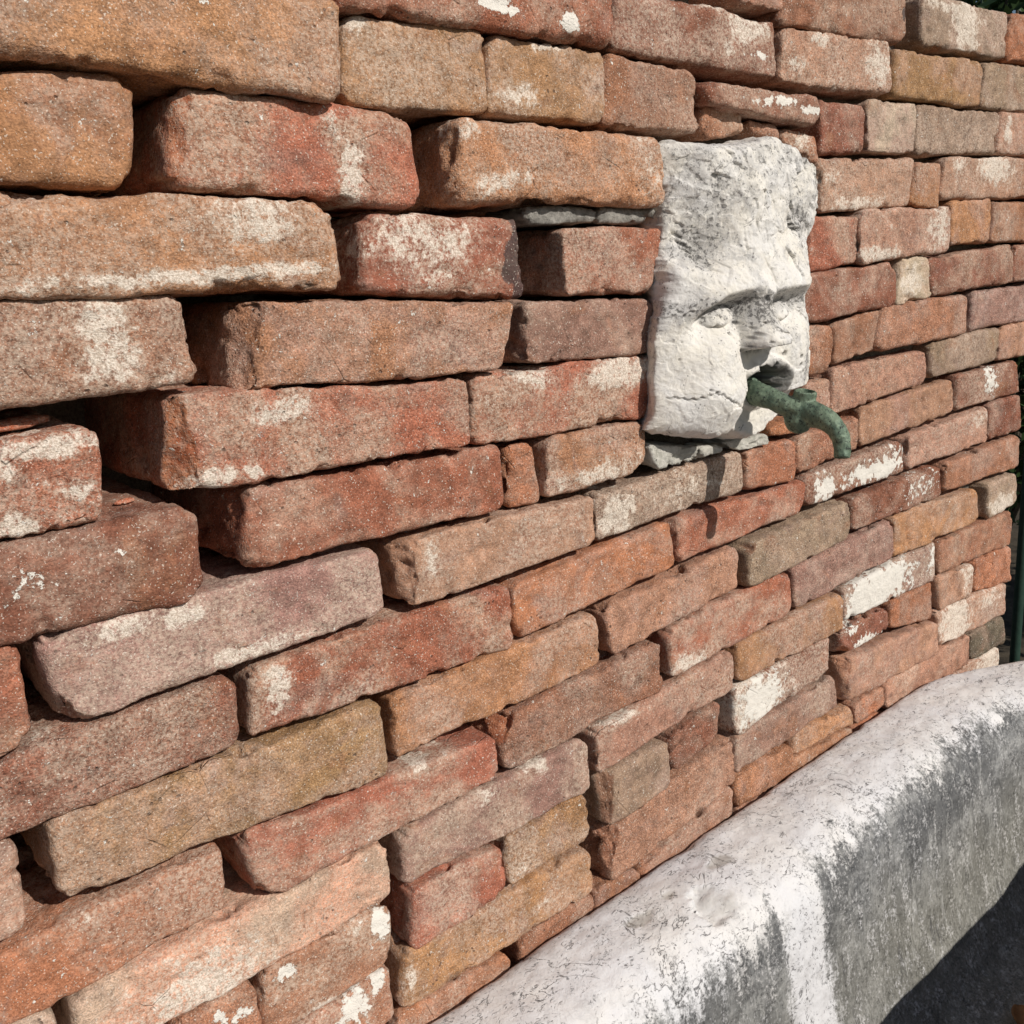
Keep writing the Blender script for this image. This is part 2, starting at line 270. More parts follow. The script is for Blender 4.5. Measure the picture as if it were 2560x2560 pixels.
# every brick: id, colour, lime, how far proud (cm), corners of its front face
BR = '''
# name colour white p r | four points tile:x,y TL TR BR BL
a1 T 2 2.5 A-300,-330 A1835,-10 A1840,545 A-300,235
a2 T 1 1.2 A-500,320 A735,395 A730,1005 A-500,985
a3 R 3 1.2 A950,445 B500,600 B565,1108 A890,1008
a4 T 4 1.5 A-400,1000 A1795,1075 A1865,1555 A-400,1615
a5 B 3 0.8 A-300,1605 A1000,1568 D1090,255 D-300,480
a6 B 1 0.8 A1300,1622 B1055,1610 E985,212 D1270,325
b1 R 4 0.8 B235,1132 B1130,1180 B1120,1602 B210,1580
b2 R 3 0.3 B1300,1222 B1840,1212 B1840,1570 B1320,1585
b3 T 4 1.6 B735,603 B1840,735 B1890,1108 B720,1088
b5 Y 2 0.6 B112,72 B893,160 B920,606 B100,556
b6 Y 2 0.6 B905,170 B1528,275 B1540,668 B890,605
b7 B 1 0.6 B1545,285 C185,383 C205,716 B1500,668
b8 R 2 1.8 B40,-400 B1605,-160 B1590,247 B50,42
b9 D 3 0.8 B1620,-70 C605,110 C630,432 B1545,268
b10 M 1 0 B1105,1618 B1800,1603 E1788,112 E1105,186
c1 B 1 0.3 C340,-250 C700,-250 C692,78 C400,20
c2 B 1 0.8 C705,-200 C1312,-150 C1315,243 C625,128
c3 G 4 0.3 C1385,-40 C1855,62 C1835,322 C1385,245
c4 O 1 0.3 C1862,65 C2150,80 C2150,365 C1838,328
c5 P 5 0.5 C640,138 C1220,213 C1235,516 C625,440
c6 Y 0 0.3 C1240,255 C1718,328 C1700,578 C1230,520
c7 G 2 0.3 C1728,333 C2050,355 C2050,605 C1702,578
c8 D 1 1.6 C215,420 C850,520 C835,682 C240,548
c9 D 0 0 C838,524 C1090,556 C1085,836 C840,832
c10 V 3 0 C1098,528 C1362,558 C1345,832 C1090,818
c11 G 3 0 C1365,560 C1808,594 C1795,828 C1350,832
c12 P 4 0.3 C1815,598 C2150,610 C2150,840 C1785,827
c13 B 1 0 C200,550 C410,572 C450,722 C205,752
c14 B 0 0 C455,640 C610,678 C630,755 C470,712
c15 O 3 0 C635,668 C820,735 C838,875 C650,780
c16 P 4 0 C842,848 C1352,842 C1322,1108 C840,1150
c17 T 1 0 C1355,860 C1496,870 C1482,1110 C1325,1106
c18 P 5 0.3 C1515,840 C2200,850 C2200,1065 C1482,1070
c19 R 2 0 C790,1160 C1058,1150 C1038,1418 C770,1468
c20 P 5 0.6 C1062,1130 C1545,1104 C1538,1352 C1050,1418
c21 T 0 0.3 C1548,1070 C1765,1064 C1754,1302 C1540,1315
c22 B 1 0.3 C1780,1082 C2150,1085 C2150,1290 C1752,1306
c23 D 1 0.3 C770,1470 C1250,1403 C1258,1640 C745,1746
c24 V 3 0 C1275,1385 C1430,1374 C1445,1600 C1245,1636
c25 D 1 0.3 C1428,1380 C1880,1308 C1884,1515 C1440,1592
c26 D 0 0 C1888,1320 C2100,1290 C2100,1490 C1868,1520
c27 B 1 -0.3 C760,1752 C908,1740 F908,205 F760,248
c28 B 0 -0.3 C918,1738 C1178,1650 F1148,96 F908,182
c29 B 1 0.3 C1180,1640 C1636,1570 F1628,18 F1138,110
c30 M 1 0 C1665,1562 C2100,1510 C2100,1700 C1640,1782
c31 G 1 0 C1450,1830 C1808,1758 F1792,156 F1432,256
c32 P 1 0 C1818,1750 C2100,1700 F2050,100 F1790,160
d1 R 6 0.3 D-400,650 D535,485 D570,1010 D-400,1190
d2 R 2 0.6 D905,345 E800,248 E805,618 D930,875
d3 D 2 0.8 D-300,1225 D1065,925 D1110,1425 D-300,1790
d4 R 1 0.3 D1310,850 E990,612 E998,956 D1295,1290
d5 M 4 0.3 D165,1655 E320,1162 E362,1510 G375,357
e1 R 4 0 E825,238 E1795,118 E1825,460 E808,612
e2 O 1 -0.8 E1000,600 E1145,588 E1200,910 E1000,952
e3 B 2 0.2 E1230,570 E1762,468 E1748,745 E1213,912
e4 P 2 0.5 E425,1135 E1475,880 E1478,1142 E475,1500
e5 G 4 0 E1478,880 F428,630 F436,852 E1480,1132
e7 R 2 0 G1345,25 E1020,1352 E1042,1692 G1345,412
e8 O 1 0 E1030,1350 E1895,1018 E1915,1262 E1065,1657
e9 P 1 0 E1530,1495 F408,1155 F412,1378 E1570,1747
e10 T 1 0.3 H415,178 E1490,1508 E1520,1795 H395,512
e11 R 1 0.2 F62,1012 F757,793 F755,965 F75,1252
f1 O 0 0 F440,635 F707,570 F717,790 F440,862
f2 B 0 0 F713,572 F1050,440 F1050,632 F715,775
f2b O 0 0 F572,500 F830,440 F832,515 F570,572
f2c P 2 -0.5 F760,270 F903,233 F898,440 F760,440
f3 P 0 0 F905,197 F1415,92 F1422,275 F900,447
f5 D 2 0 F1568,240 F1902,148 F1912,332 F1565,427
f6 P 0 0 F1055,402 F1550,252 F1558,432 F1048,626
f7 D 0 0 F1745,398 F1918,335 F1920,530 F1740,582
f8 P 1 0 F1315,562 F1745,400 F1738,596 F1310,742
f9 D 5 0.2 F760,775 F1295,572 F1293,752 F760,947
f10 B 1 0 F1525,705 F1910,553 F1918,722 F1510,860
f11 D 2 0 F1018,900 F1490,712 F1498,882 F1015,1078
f12 G 2 -0.3 F1745,820 F1893,753 F1897,930 F1740,1007
f13 T 1 0 F1232,990 F1690,838 F1692,1015 F1240,1216
f14 B 0 0 F1480,1125 F1877,958 F1868,1142 F1472,1307
f15 G 0 0.6 F468,1148 F1010,895 F1003,1112 F452,1392
f16 M 0 0 F700,1268 F1240,1012 F1243,1213 F700,1497
f17 M 6 0 F968,1382 F1462,1125 F1455,1332 F968,1562
f18 O 0 0 F1680,1225 F1868,1138 F1868,1342 F1660,1402
f19 P 1 0.2 F1470,1318 F1672,1238 F1650,1422 F1480,1500
f20 O 0 -0.2 F1215,1452 F1444,1342 F1445,1542 F1215,1602
f21 R 1 0.3 F30,1602 F688,1283 F694,1502 F45,1872
f22 T 2 0.2 F390,1690 F970,1400 F968,1592 F395,1900
f23 D 3 0.2 F940,1610 F1205,1468 F1218,1602 F960,1737
f24 P 4 0.2 F1465,1500 F1847,1338 F1837,1522 F1482,1692
f25 K 0 0 F1645,1612 F1833,1518 F1832,1682 F1645,1767
f26 P 1 0.5 F975,1770 F1475,1548 F1478,1722 I995,217
f27 P 1 0 I1195,95 F1645,1620 F1642,1787 I1200,260
f28 O 5 0 F1600,1792 F1807,1690 F1802,1850 F1600,1965
f29 T 2 0 I690,382 I1020,222 I1020,335 I690,500
f30 O 0 0 I1025,222 I1188,108 I1188,240 I1025,335
f31 M 2 0.3 I385,400 I925,55 I930,230 I385,602
f32 D 6 0.2 I375,140 I898,-145 I892,48 I385,402
i1 D 0 0 I35,405 I300,205 I303,395 I55,592
i2 P 2 0.2 H1485,372 F380,1702 I382,132 H1495,608
i3 G 1 0.2 H1530,612 H1868,402 H1898,660 H1550,895
i4 P 1 0.2 H1545,915 I378,392 I387,642 H1565,1195
i5 B 0 0 I390,612 I702,435 I705,600 I390,780
i6 B 0 0 H1730,1092 I385,652 I385,820 H1730,1262
i7 B 0 0 H1482,1212 H1722,1092 H1722,1262 H1482,1382
h1 Y 2 0.4 G240,865 H345,212 H385,600 G318,1292
h2 R 1 0.3 G1270,960 H955,392 H970,602 G1430,1297
h3 B 0 0.2 H960,305 E1840,1655 H1845,142 H985,597
h4 M 2 0.2 H435,922 H1440,383 H1460,690 H460,1207
h5 Y 1 0.1 H1005,955 H1440,690 H1460,930 H1015,1202
h6 R 3 0.2 H490,1222 H998,965 H1010,1235 H495,1560
h7 T 1 0.3 H455,1565 H1455,985 H1480,1225 H440,1885
h8 O 2 0 H400,1905 H1030,1545 H1030,1700 H400,2100
h8b B 1 0 H1080,1470 H1480,1222 H1480,1400 H1080,1640
h9 W 2 0.1 G395,1805 H375,955 H397,1262 G415,2230
h10 B 5 0 G1405,1662 H388,1288 H393,1592 G1425,2060
h11 O 5 0 G1430,2075 H388,1608 H403,1900 G1430,2420
g1 R 2 0.3 D-400,1835 D95,1668 G195,420 G-400,680
g2 D 0 0.2 G-300,615 G1270,70 G1312,442 G-300,1082
g3 P 2 0.3 G-400,1130 G85,930 G168,1395 G-400,1740
g4 O 0 0 G-300,1705 G1200,982 G1230,1312 G-300,2162
g5 O 2 0 G950,1935 G1375,1700 G1430,2060 G930,2330
g6 V 2 0 G-200,2085 G300,1845 G340,2170 G-200,2450
'''

# ------------------------------------------------------------------ the brick wall
def srgb(r, g, b): return np.array([((v/255+.055)/1.055)**2.4 if v > 10 else v/255/12.92 for v in (r, g, b)])
TINT = dict(V=((198,178,156),(186,160,138)), T=((190,134,92),(172,118,82)), Y=((178,134,90),(166,124,86)), R=((176,101,76),(168,114,90)), O=((188,118,84),(176,110,80)),
            M=((164,122,112),(158,128,122)), B=((172,116,88),(158,110,88)), G=((162,138,118),(152,132,114)), W=((222,190,164),(212,166,140)),
            P=((188,138,114),(178,124,102)), D=((142,84,66),(136,86,72)), K=((122,106,90),(112,98,86)))
TINTGAIN = .93
def brick_mesh(q, p, depth, r0, seed, fine=.0024, chip=1.0, rcorner=.016, cuts=()):
    """q: TL,TR,BR,BL of the front face as (X,Z); p: how far it stands proud of the wall plane"""
    q = np.array(q); L = (np.linalg.norm(q[1]-q[0])+np.linalg.norm(q[2]-q[3]))/2; H = (np.linalg.norm(q[3]-q[0])+np.linalg.norm(q[2]-q[1]))/2
    nu, nv, nw = max(4, int(L/fine)), max(4, int(H/fine)), max(4, int(depth/(fine*2)))
    ids, faces = {}, []
    def grid(f, n, m):
        A = np.array([[f(i, j) for j in range(m+1)] for i in range(n+1)])
        return A
    quads = []
    i, j = np.meshgrid(np.arange(nu+1), np.arange(nv+1), indexing='ij')
    G = [np.stack([i, j, 0*i], -1)]
    k, j2 = np.meshgrid(np.arange(nw+1), np.arange(nv+1), indexing='ij')
    G += [np.stack([0*k, j2, k], -1)[::-1], np.stack([0*k+nu, j2, k], -1)]
    i3, k3 = np.meshgrid(np.arange(nu+1), np.arange(nw+1), indexing='ij')
    G += [np.stack([i3, 0*i3, k3], -1)[:, ::-1], np.stack([i3, 0*i3+nv, k3], -1)]
    keys, fl, base = [], [], 0
    for g in G:
        a, b = g.shape[:2]; keys.append(g.reshape(-1, 3)); idx = (np.arange(a*b)+base).reshape(a, b); base += a*b
        fl.append(np.stack([idx[:-1, :-1], idx[1:, :-1], idx[1:, 1:], idx[:-1, 1:]], -1).reshape(-1, 4))
    keys = np.concatenate(keys); fl = np.concatenate(fl)
    code = (keys[:, 0]*100000+keys[:, 1])*1000+keys[:, 2]
    uq, first, inv = np.unique(code, return_index=True, return_inverse=True)
    K = keys[first].astype(float); fl = inv.reshape(-1)[fl]
    back = [0, 0, 0, 0]
    a = (K[:, 0]/nu-.5)*L; b = (K[:, 1]/nv-.5)*H; c = (K[:, 2]/nw-.5)*depth          # c: -depth/2 is the front
    S = np.stack([a, b, c], -1); half = np.array([L, H, depth])/2
    wn = noise(S, 22, seed)                                                           # rounding varies along the edges
    r = np.clip(r0*(1+.9*wn), .0025, min(H, L)*.42)[:, None]
    C = np.clip(S, -(half-r), half-r); d = S-C; n = d/np.maximum(np.linalg.norm(d, axis=1), 1e-9)[:, None]
    Pl = C+r*n
    de = np.minimum(half[0]-np.abs(Pl[:, 0]), half[1]-np.abs(Pl[:, 1])); front = sstep(-.1, .5, -(Pl[:, 2]/half[2]))
    edge = np.exp(-np.maximum(de, 0)/.007)
    W = Pl+seed*3.17
    fresh = np.zeros(len(Pl))
    for (sa, sb, nn, amt) in cuts:                      # a broken corner: everything beyond a rough plane is gone
        nn = np.array(nn, float); nn /= np.linalg.norm(nn); c0 = np.array([sa*half[0], sb*half[1], -half[2]])
        dd = (Pl-c0)@nn+amt+.0045*fbm(W, 38, 4, .62, 71)+.0016*fbm(W, 120, 3, .6, 72); over = np.clip(dd, 0, None)
        Pl = Pl-over[:, None]*nn; fresh = np.maximum(fresh, sstep(0, .0012, over)); n = np.where(over[:, None] > .0005, nn, n)
    disp = .0022*fbm(W, 20, 3, .55, 1)+.0012*fbm(W, 110, 3, .6, 2)
    disp += -.0060*chip*edge*np.clip(fbm(W, 30, 4, .62, 5)-.22, 0, 1)*2.4
    pock = np.clip(fbm(W, 34, 2, .5, 9)-.42, 0, 1); disp += -.006*chip*pock
    lay = fbm(W*np.array([.35, 1.6, 1]), 60, 3, .6, 4); disp += .0006*lay
    Pl = Pl+n*disp[:, None]
    # shrinkage / wavy hand-made outline
    Pl[:, 1] += (.0030*noise(W, 11, 21)+.0012*noise(W, 45, 27))*front*np.sign(Pl[:, 1])*sstep(.0, .6, np.abs(Pl[:, 1])/half[1]); Pl[:, 0] += .0016*noise(W, 18, 22)*np.sign(Pl[:, 0])*edge
    # worn round corners of the face
    rs = np.random.RandomState(int(seed*97) % 9999)
    for sx in (-1, 1):
        for sz in (-1, 1):
            rc = min(rs.uniform(.35, 1.0)*rcorner, H*.45, L*.45)
            dx, dz = sx*Pl[:, 0]-(half[0]-rc), sz*Pl[:, 1]-(half[1]-rc)
            m = (dx > 0) & (dz > 0); nn = np.hypot(dx, dz); f = np.where(m, np.maximum(dx, dz)/np.maximum(nn, 1e-9), 1)
            Pl[:, 0] = np.where(m, sx*((half[0]-rc)+dx*f), Pl[:, 0]); Pl[:, 1] = np.where(m, sz*((half[1]-rc)+dz*f), Pl[:, 1])
    u = Pl[:, 0]/L+.5; v = Pl[:, 1]/H+.5
    XZ = (1-u)[:, None]*((1-v)[:, None]*q[3]+v[:, None]*q[0])+u[:, None]*((1-v)[:, None]*q[2]+v[:, None]*q[1])
    y = Pl[:, 2]+depth/2-p
    V = np.stack([XZ[:, 0], y, XZ[:, 1]], -1)
    # close the back with one face
    cc = {}
    for t, (x, z) in enumerate(((0, 0), (nu, 0), (nu, nv), (0, nv))): cc[t] = int(np.where((K[:, 0] == x) & (K[:, 1] == z) & (K[:, 2] == nw))[0][0])
    F = fl.tolist()
    ring = lambda cond, key: [int(t) for t in np.where(cond)[0][np.argsort(key[cond])]]
    bk = K[:, 2] == nw
    r1 = ring(bk & (K[:, 1] == 0), K[:, 0]); r2 = ring(bk & (K[:, 0] == nu), K[:, 1]); r3 = ring(bk & (K[:, 1] == nv), K[:, 0])[::-1]; r4 = ring(bk & (K[:, 0] == 0), K[:, 1])[::-1]
    F.append((r1+r2[1:]+r3[1:]+r4[1:-1])[::-1])
    brick_mesh.fresh = fresh
    return V, F
# patches of lime (c), white paint (p) or soot (k) that the bricks carry: kind, where, half sizes in tile pixels, strength
STAINS = '''a3 c B180,880 60 230 1.1;a3 c B60,680 60 80 .7;a4 c A1400,1180 260 140 .9;a4 c A1150,1470 650 45 1.2;a4 c A150,1540 180 50 .8;a5 c A520,1700 190 110 1.1;a5 c D600,150 120 170 1.1;a5 c D880,240 60 60 .7
b1 c B560,1300 300 190 .8;b1 k B1068,1390 70 200 1.25;b3 c B980,980 200 60 .8;b3 c B800,700 60 90 .7;b3 c B1780,850 80 250 .5;b5 c B190,110 80 60 1;b6 c B1220,230 90 40 1.2;b6 c B1060,520 110 90 .8
b9 c C450,120 110 90 1;b9 c C350,270 30 60 1;b9 p C520,300 50 18 .9;b9 c C260,20 80 30 1;c3 c C1620,120 60 150 1.3;c3 c C1560,40 150 30 1;c5 c C850,200 50 50 1.1;c5 c C1160,330 60 130 1;c5 c C720,350 60 60 .8;c5 k C1240,330 10 30 .5
c8 p C590,540 110 26 1;c8 p C790,595 40 30 1;c15 c C760,740 50 60 1;c16 c C1050,1090 140 50 .9;c16 c C900,940 60 60 .7;c18 c C1780,900 90 80 1.2;c18 c C1600,900 40 100 .8;c20 c C1480,1200 60 140 .9;c20 c C1150,1370 120 40 1;c12 c C1850,700 20 90 1.2
c2 k C1292,72 14 40 1.3;d1 c D320,610 240 70 1.3;d1 c D60,720 80 120 1.1;d1 c D110,1050 120 80 1.3;d1 c D420,850 90 60 .9;d2 c D1150,800 130 55 1.5;d2 c D1500,420 170 60 .9;d2 c D1360,740 60 40 1.1;d3 p D180,1350 150 60 .55;d3 p D650,1180 60 40 .35
d5 c D950,1540 110 55 1.3;d5 c D1350,1710 250 50 1;d5 c D600,1600 260 60 .9;e1 c E1600,210 160 85 1.2;e1 c E1150,250 120 60 .9;e5 c E1600,980 80 130 1.3;e5 c F150,860 200 120 .6;e3 c E1500,760 200 60 .9;e4 c E600,1220 40 100 .9
f9 p F1140,740 140 48 1.15;f9 p F870,840 50 80 .95;f9 p F1240,640 60 40 .6;f5 p F1755,260 36 90 .8;f11 p F1390,820 90 70 .5;f17 p F1155,1380 140 95 1.7;f17 p F1060,1480 70 70 1.5;f17 p F1240,1290 60 60 1.4;f17 p F1440,1220 15 70 .8;f23 p F1085,1660 50 40 1;f23 p F1020,1600 40 30 .8
f24 c F1560,1560 70 120 1.5;f24 c F1750,1430 90 70 .7;f12 c F1810,930 60 50 1.3;f32 p I520,190 120 120 1.0;f32 c I470,220 160 150 1.2;f28 c F1760,1750 70 80 1.3;h10 p H320,1400 50 80 1.2;h10 p G1530,1640 60 60 1.1;h10 c G1720,1850 120 40 1;h11 p H180,1850 70 80 1.2;h11 p H310,1680 40 60 1.1
b8 p B930,10 62 38 1.8;b8 p B1030,62 24 20 1.5;b8 p B1335,122 40 44 1.9;e7 c G1480,140 60 130 1.3;e7 c H230,150 90 60 .5;f21 c F150,1775 90 45 1.2;h2 c H560,520 60 50 1.3;h2 c H800,420 120 22 1.3;h5 c H1080,1100 60 60 .5;h4 c H1160,530 60 70 1.1;h4 c H900,700 60 50 .8;i2 c H1640,290 100 30 1;c24 c C1330,1500 60 100 1;g5 p G1300,1900 70 50 .6;g5 p G1180,1890 30 30 .8;g2 c G220,420 60 30 .7;g4 c G450,1370 60 25 .6;h9 c G1100,1750 400 200 1;f19 c F1640,1300 40 100 .7;f8 c F1700,460 60 40 .7;h7 c H490,1690 30 60 1;h7 c H1200,1290 60 30 .5'''
ST = {}
for it in STAINS.replace('\n', ';').split(';'):
    t = it.split(); ST.setdefault(t[0], []).append((t[1], tp(t[2]), float(t[3])*TS, float(t[4])*TS, float(t[5])))
LAB = dict(h9='long brick bleached pale with lime', f17='mauve brick with a large patch of white paint', b8='rough red brick with three drips of white paint', a3='red brick with a pale lime stripe near its right end',
  b1='red brick with a soot-dark patch at its right end', f32='red brick with a flaking white patch', d2='large red brick with a broken orange corner', a6='tan brick with a split left end', k='', f9='red brick splashed with white paint',
  f25='dark grey brick', a1='very long orange brick standing proud', c8='red brick slab lying at a slant', e2='orange brick fragment wedged upright', d5='long mauve brick with pale blotches', g4='bright orange brick', h4='grey mauve brick',
  h10='brown brick flecked with white', c11='greenish grey brick', e1='red brick with a greenish left end', f15='grey brown brick with a bevelled top corner', d1='dark red brick covered in cream lime')
wall = empty('brick_wall', (0.6, 0.1, -1.30))
tag(wall, 'old weathered red brick wall laid with open joints and barely any mortar', 'wall')
rows = [l.split() for l in BR.strip().splitlines() if not l.startswith('#')]
bricks = []
rnd = random.Random(11)
for t in rows:
    px = [tp(s) for s in t[4:8]]; p = float(t[3])/100
    if p >= 1.2: p *= .8
    q = [tuple(onwall(x, y, p)[[0, 2]]) for x, y in px]
    ar = abs(sum(px[i][0]*px[(i+1) % 4][1]-px[(i+1) % 4][0]*px[i][1] for i in range(4)))/2
    xs = np.clip([a[0] for a in px], 0, 2560); ys = np.clip([a[1] for a in px], 0, 2560)
    vis = (max(xs)-min(xs))*(max(ys)-min(ys))
    bricks.append((vis, t[0], t[1], int(t[2]), p, q))
for b in [b for b in bricks if b[1] in ('f29', 'f30', 'i5', 'i6', 'i7', 'h8b', 'f27', 'f28', 'h8')]:
    q = [(x, z-.062) for x, z in b[5]]; q[0] = (q[0][0], b[5][3][1]-.003); q[1] = (q[1][0], b[5][2][1]-.003)
    bricks.append((b[0]*.3, b[1]+'_', b[2], b[3], b[4], q))
bricks.sort(key=lambda b: -b[0])
CUTS = dict(d2=[(-1, -.1, (-.74, -.12, -.66), .012), (-1, -1, (-.60, -.6, -.52), .011)], a6=[(-1, 0, (-.80, .05, -.60), .013), (-1, -1, (-.7, -.6, -.4), .007)],
    e4=[(-1, 0, (-.72, .12, -.68), .011), (-1, 1, (-.6, .62, -.5), .012)], h2=[(-1, -1, (-.55, -.68, -.48), .012)], d5=[(-1, -1, (-.62, -.58, -.52), .014)],
    f15=[(-1, 1, (-.62, .62, -.48), .010)], a3=[(-1, 0, (-.76, .1, -.64), .008), (-1, -1, (-.5, -.7, -.5), .009)], f23=[(-1, -1, (-.5, -.6, -.6), .012)], b3=[(-1, -.8, (-.6, -.5, -.62), .009)],
    b1=[(1, 0, (.8, .1, -.6), .010)], e8=[(-1, -1, (-.7, -.4, -.6), .008)], i3=[(-1, 0, (-.75, .1, -.65), .009)], i4=[(-1, .4, (-.75, .3, -.58), .010)], f26=[(-1, .3, (-.7, .4, -.6), .007)], h3=[(-1, .6, (-.7, .5, -.5), .012)],
    a2=[(1, 1, (.5, .75, -.4), .012)], a5=[(1, 1, (.55, .7, -.45), .010)], c23=[(1, 1, (.5, .7, -.5), .012)], b2=[(1, -1, (.5, -.75, -.4), .014)], a4=[(1, 1, (.45, .8, -.4), .012)], e3=[(1, -1, (.5, -.75, -.3), .012)], d3=[(1, 1, (.5, .7, -.5), .010)])
FRESH = dict(d2=1., a3=.8, f23=.9, a6=.05, e4=.15, b1=.5, h3=.6, e8=.5)
FRAG = {'c13', 'c14', 'c15', 'e2', 'c24', 'i1', 'f23'}
stuffV, stuffF, stuffA, sb = [], [], {'tint': [], 'tint2': [], 'stain': []}, 0
def tints(code, sd):
    rr = random.Random(sd); a, b = TINT[code]; k = rr.uniform(.84, 1.10)
    A = srgb(*a)*TINTGAIN*k*np.array([1, rr.uniform(.95, 1.05), rr.uniform(.93, 1.07)]); B = srgb(*b)*TINTGAIN*k*np.array([1, rr.uniform(.92, 1.06), rr.uniform(.9, 1.08)])
    sand = srgb(184, 146, 120); mean = srgb(176, 122, 98)
    if code not in 'WK': A = A*.86+mean*.14; B = B*.84+mean*.16
    B = B*.62+sand*.38*rr.uniform(.75, 1.1)
    A = (A*.89+A.mean()*.11)*np.array([.98, 1.01, .96]); B = B*.9+B.mean()*.1
    if code == 'W': A = A*np.array([1.02, .97, 1.04]); B = srgb(216, 160, 132)
    return A, B
def add_stuff(V, F, at):
    global sb
    stuffV.append(V); stuffF.extend([[i+sb for i in f] for f in F]); sb += len(V)
    for k in at: stuffA[k].append(np.broadcast_to(at[k], (len(V), 3)))
for n, (vis, nm, col, wv, p, q) in enumerate(bricks):
    sd = 100+sum(ord(ch)*(i+3) for i, ch in enumerate(nm))
    r0 = .0098 if p >= .007 else .0058
    if nm in ('a6', 'f15', 'd2', 'e4', 'c10', 'b10'): r0 = .004
    if nm in ('c8',): r0 = .005
    cx = np.mean([a[0] for a in q])
    V, F = brick_mesh(q, p, .21 if cx < .85 else .115, r0, sd*.37 % 50, .0023 if cx < .8 else .003, 2.2 if nm in FRAG else 1.0+.5*((sd*7) % 3)/2, .016, CUTS.get(nm, ()))
    A, B = tints(col, sd)
    st = np.zeros((len(V), 3))
    lowf = fbm(V+sd, 14, 3, .55, 3); wpA, wpB = fbm(V+sd, 32, 4, .6, 51), fbm(V+sd, 32, 4, .6, 52)
    st[:, 0] = np.clip(-.25+wv*.085+lowf*.35*(.4+wv*.15), -.3, 1)
    for kd, (sx, sy), rx, ry, s in ST.get(nm, []):
        c0 = onwall(sx, sy, p); cxp = onwall(sx+rx, sy, p); czp = onwall(sx, sy+ry, p)
        ra = max(abs(cxp[0]-c0[0]), 1e-4); rb = max(np.linalg.norm((czp-c0)[[0, 2]]), 1e-4)
        # slanting with the course
        dX = V[:, 0]-c0[0]+min(ra, .03)*.9*wpA; dZ = V[:, 2]-c0[2]+min(rb, .03)*.9*wpB
        g = s*np.exp(-((dX/ra)**2+(dZ/rb)**2)**1.3*.7)
        j = 'cpk'.index(kd)
        st[:, j] = np.maximum(st[:, j], g if kd != 'c' else g*.95)
    at = dict(tint=A, tint2=B, stain=st)
    if nm in CUTS and n < 97: at['fresh'] = np.stack([brick_mesh.fresh*FRESH.get(nm, .3)]*3, -1)
    if n < 97:
        cen = V.mean(0); o = mesh_obj('brick', V, F, MB, wall, at, cen); o.location = Vector(cen)-wall.location
        if nm in LAB: o['label'] = LAB[nm]
    else: add_stuff(V, F, at)
# the rest of the wall around the picture, laid in the same courses
boxes = [(min(a[0] for a in b[5]), max(a[0] for a in b[5]), min(a[1] for a in b[5]), max(a[1] for a in b[5])) for b in bricks]
def in_photo(x, z):
    v = np.array([x, 0, z])-CPOS; d = v@CF
    if d < .05: return False
    px, py = 1280+FPX*(v@CR)/d, 1280-FPX*(v@CU)/d
    return -6 < px < 2566 and -6 < py < 2566 and not (z < -.745)
for row in range(-14, 12):
    z0 = -.36+row*.0668; z1 = z0+.0625; top = .43
    if z0 < -1.3 or z1 > top: continue
    occ = sorted((b[0]-.003, b[1]+.003) for b in boxes if min(b[3], z1)-max(b[2], z0) > .013)
    free, x = [], -.75+(row % 2)*.10
    for a, b in occ+[(1.67 if z1 < .28 else 1.40, 9)]:
        if a-x > .03: free.append((x, a))
        x = max(x, b)
    for a, b in free:
        x = a
        while b-x > .03:
            Lb = rnd.choice((.245, .25, .12, .255)); x1 = x+Lb
            if b-x1 < .06: x1 = b
            if x1 > b: x1 = b
            if x1-x > .27: x1 = (x+x1)/2
            pts = [(x+(x1-x)*u, z0+(z1-z0)*v) for u in (0, .25, .5, .75, 1) for v in (0, .5, 1)]
            if not any(in_photo(*p_) for p_ in pts):
                q = [(x, z1), (x1-.006, z1), (x1-.006, z0), (x, z0)]
                V, F = brick_mesh(q, rnd.uniform(-.004, .006), .115, .007, rnd.uniform(0, 50), .008, 1)
                A, B = tints(rnd.choice('TRBDOPRB'), rnd.random())
                add_stuff(V, F, dict(tint=A, tint2=B, stain=np.zeros((len(V), 3))+.1))
            x = x1+.002
o = mesh_obj('brick', np.concatenate(stuffV), stuffF, MB, wall, {k: np.concatenate(v) for k, v in stuffA.items()}); o.location = -Vector(wall.location)
tag(o, 'smaller and farther bricks of the wall', kind='stuff')
# mortar core
def mortar_core():
    nx, nz = 300, 190
    X, Z = np.meshgrid(np.linspace(-.75, 1.655, nx), np.linspace(-1.3, .40, nz), indexing='ij')
    Z = np.where(X > 1.37, np.minimum(Z, .27+0*Z), Z)
    P = np.stack([X, 0*X, Z], -1)
    dep = .190-.145*sstep(.55, 1.0, X+.25*sstep(-.1, -.5, Z))-.010*sstep(.9, 1.4, X)
    Y = dep+.010*fbm(P, 18, 4, .6)+.004*fbm(P, 90, 3, .6)
    V = np.stack([X, Y, Z], -1).reshape(-1, 3); idx = np.arange(nx*nz).reshape(nx, nz)
    F = np.stack([idx[:-1, :-1], idx[1:, :-1], idx[1:, 1:], idx[:-1, 1:]], -1).reshape(-1, 4).tolist()
    b = len(V); V = np.concatenate([V, V*np.array([1, 0, 1])+np.array([0, .26, 0])])
    per = [int(i) for i in list(idx[:, 0])+list(idx[-1, 1:])+list(idx[::-1, -1][1:])+list(idx[0, ::-1][1:-1])]
    for a, c in zip(per, per[1:]+per[:1]): F.append([a, a+b, c+b, c])
    idb = idx+b
    F += np.stack([idb[:-1, :-1], idb[:-1, 1:], idb[1:, 1:], idb[1:, :-1]], -1).reshape(-1, 4).tolist()
    o = mesh_obj('mortar', V, F, MM, wall); o.location = -Vector(wall.location)
mortar_core()
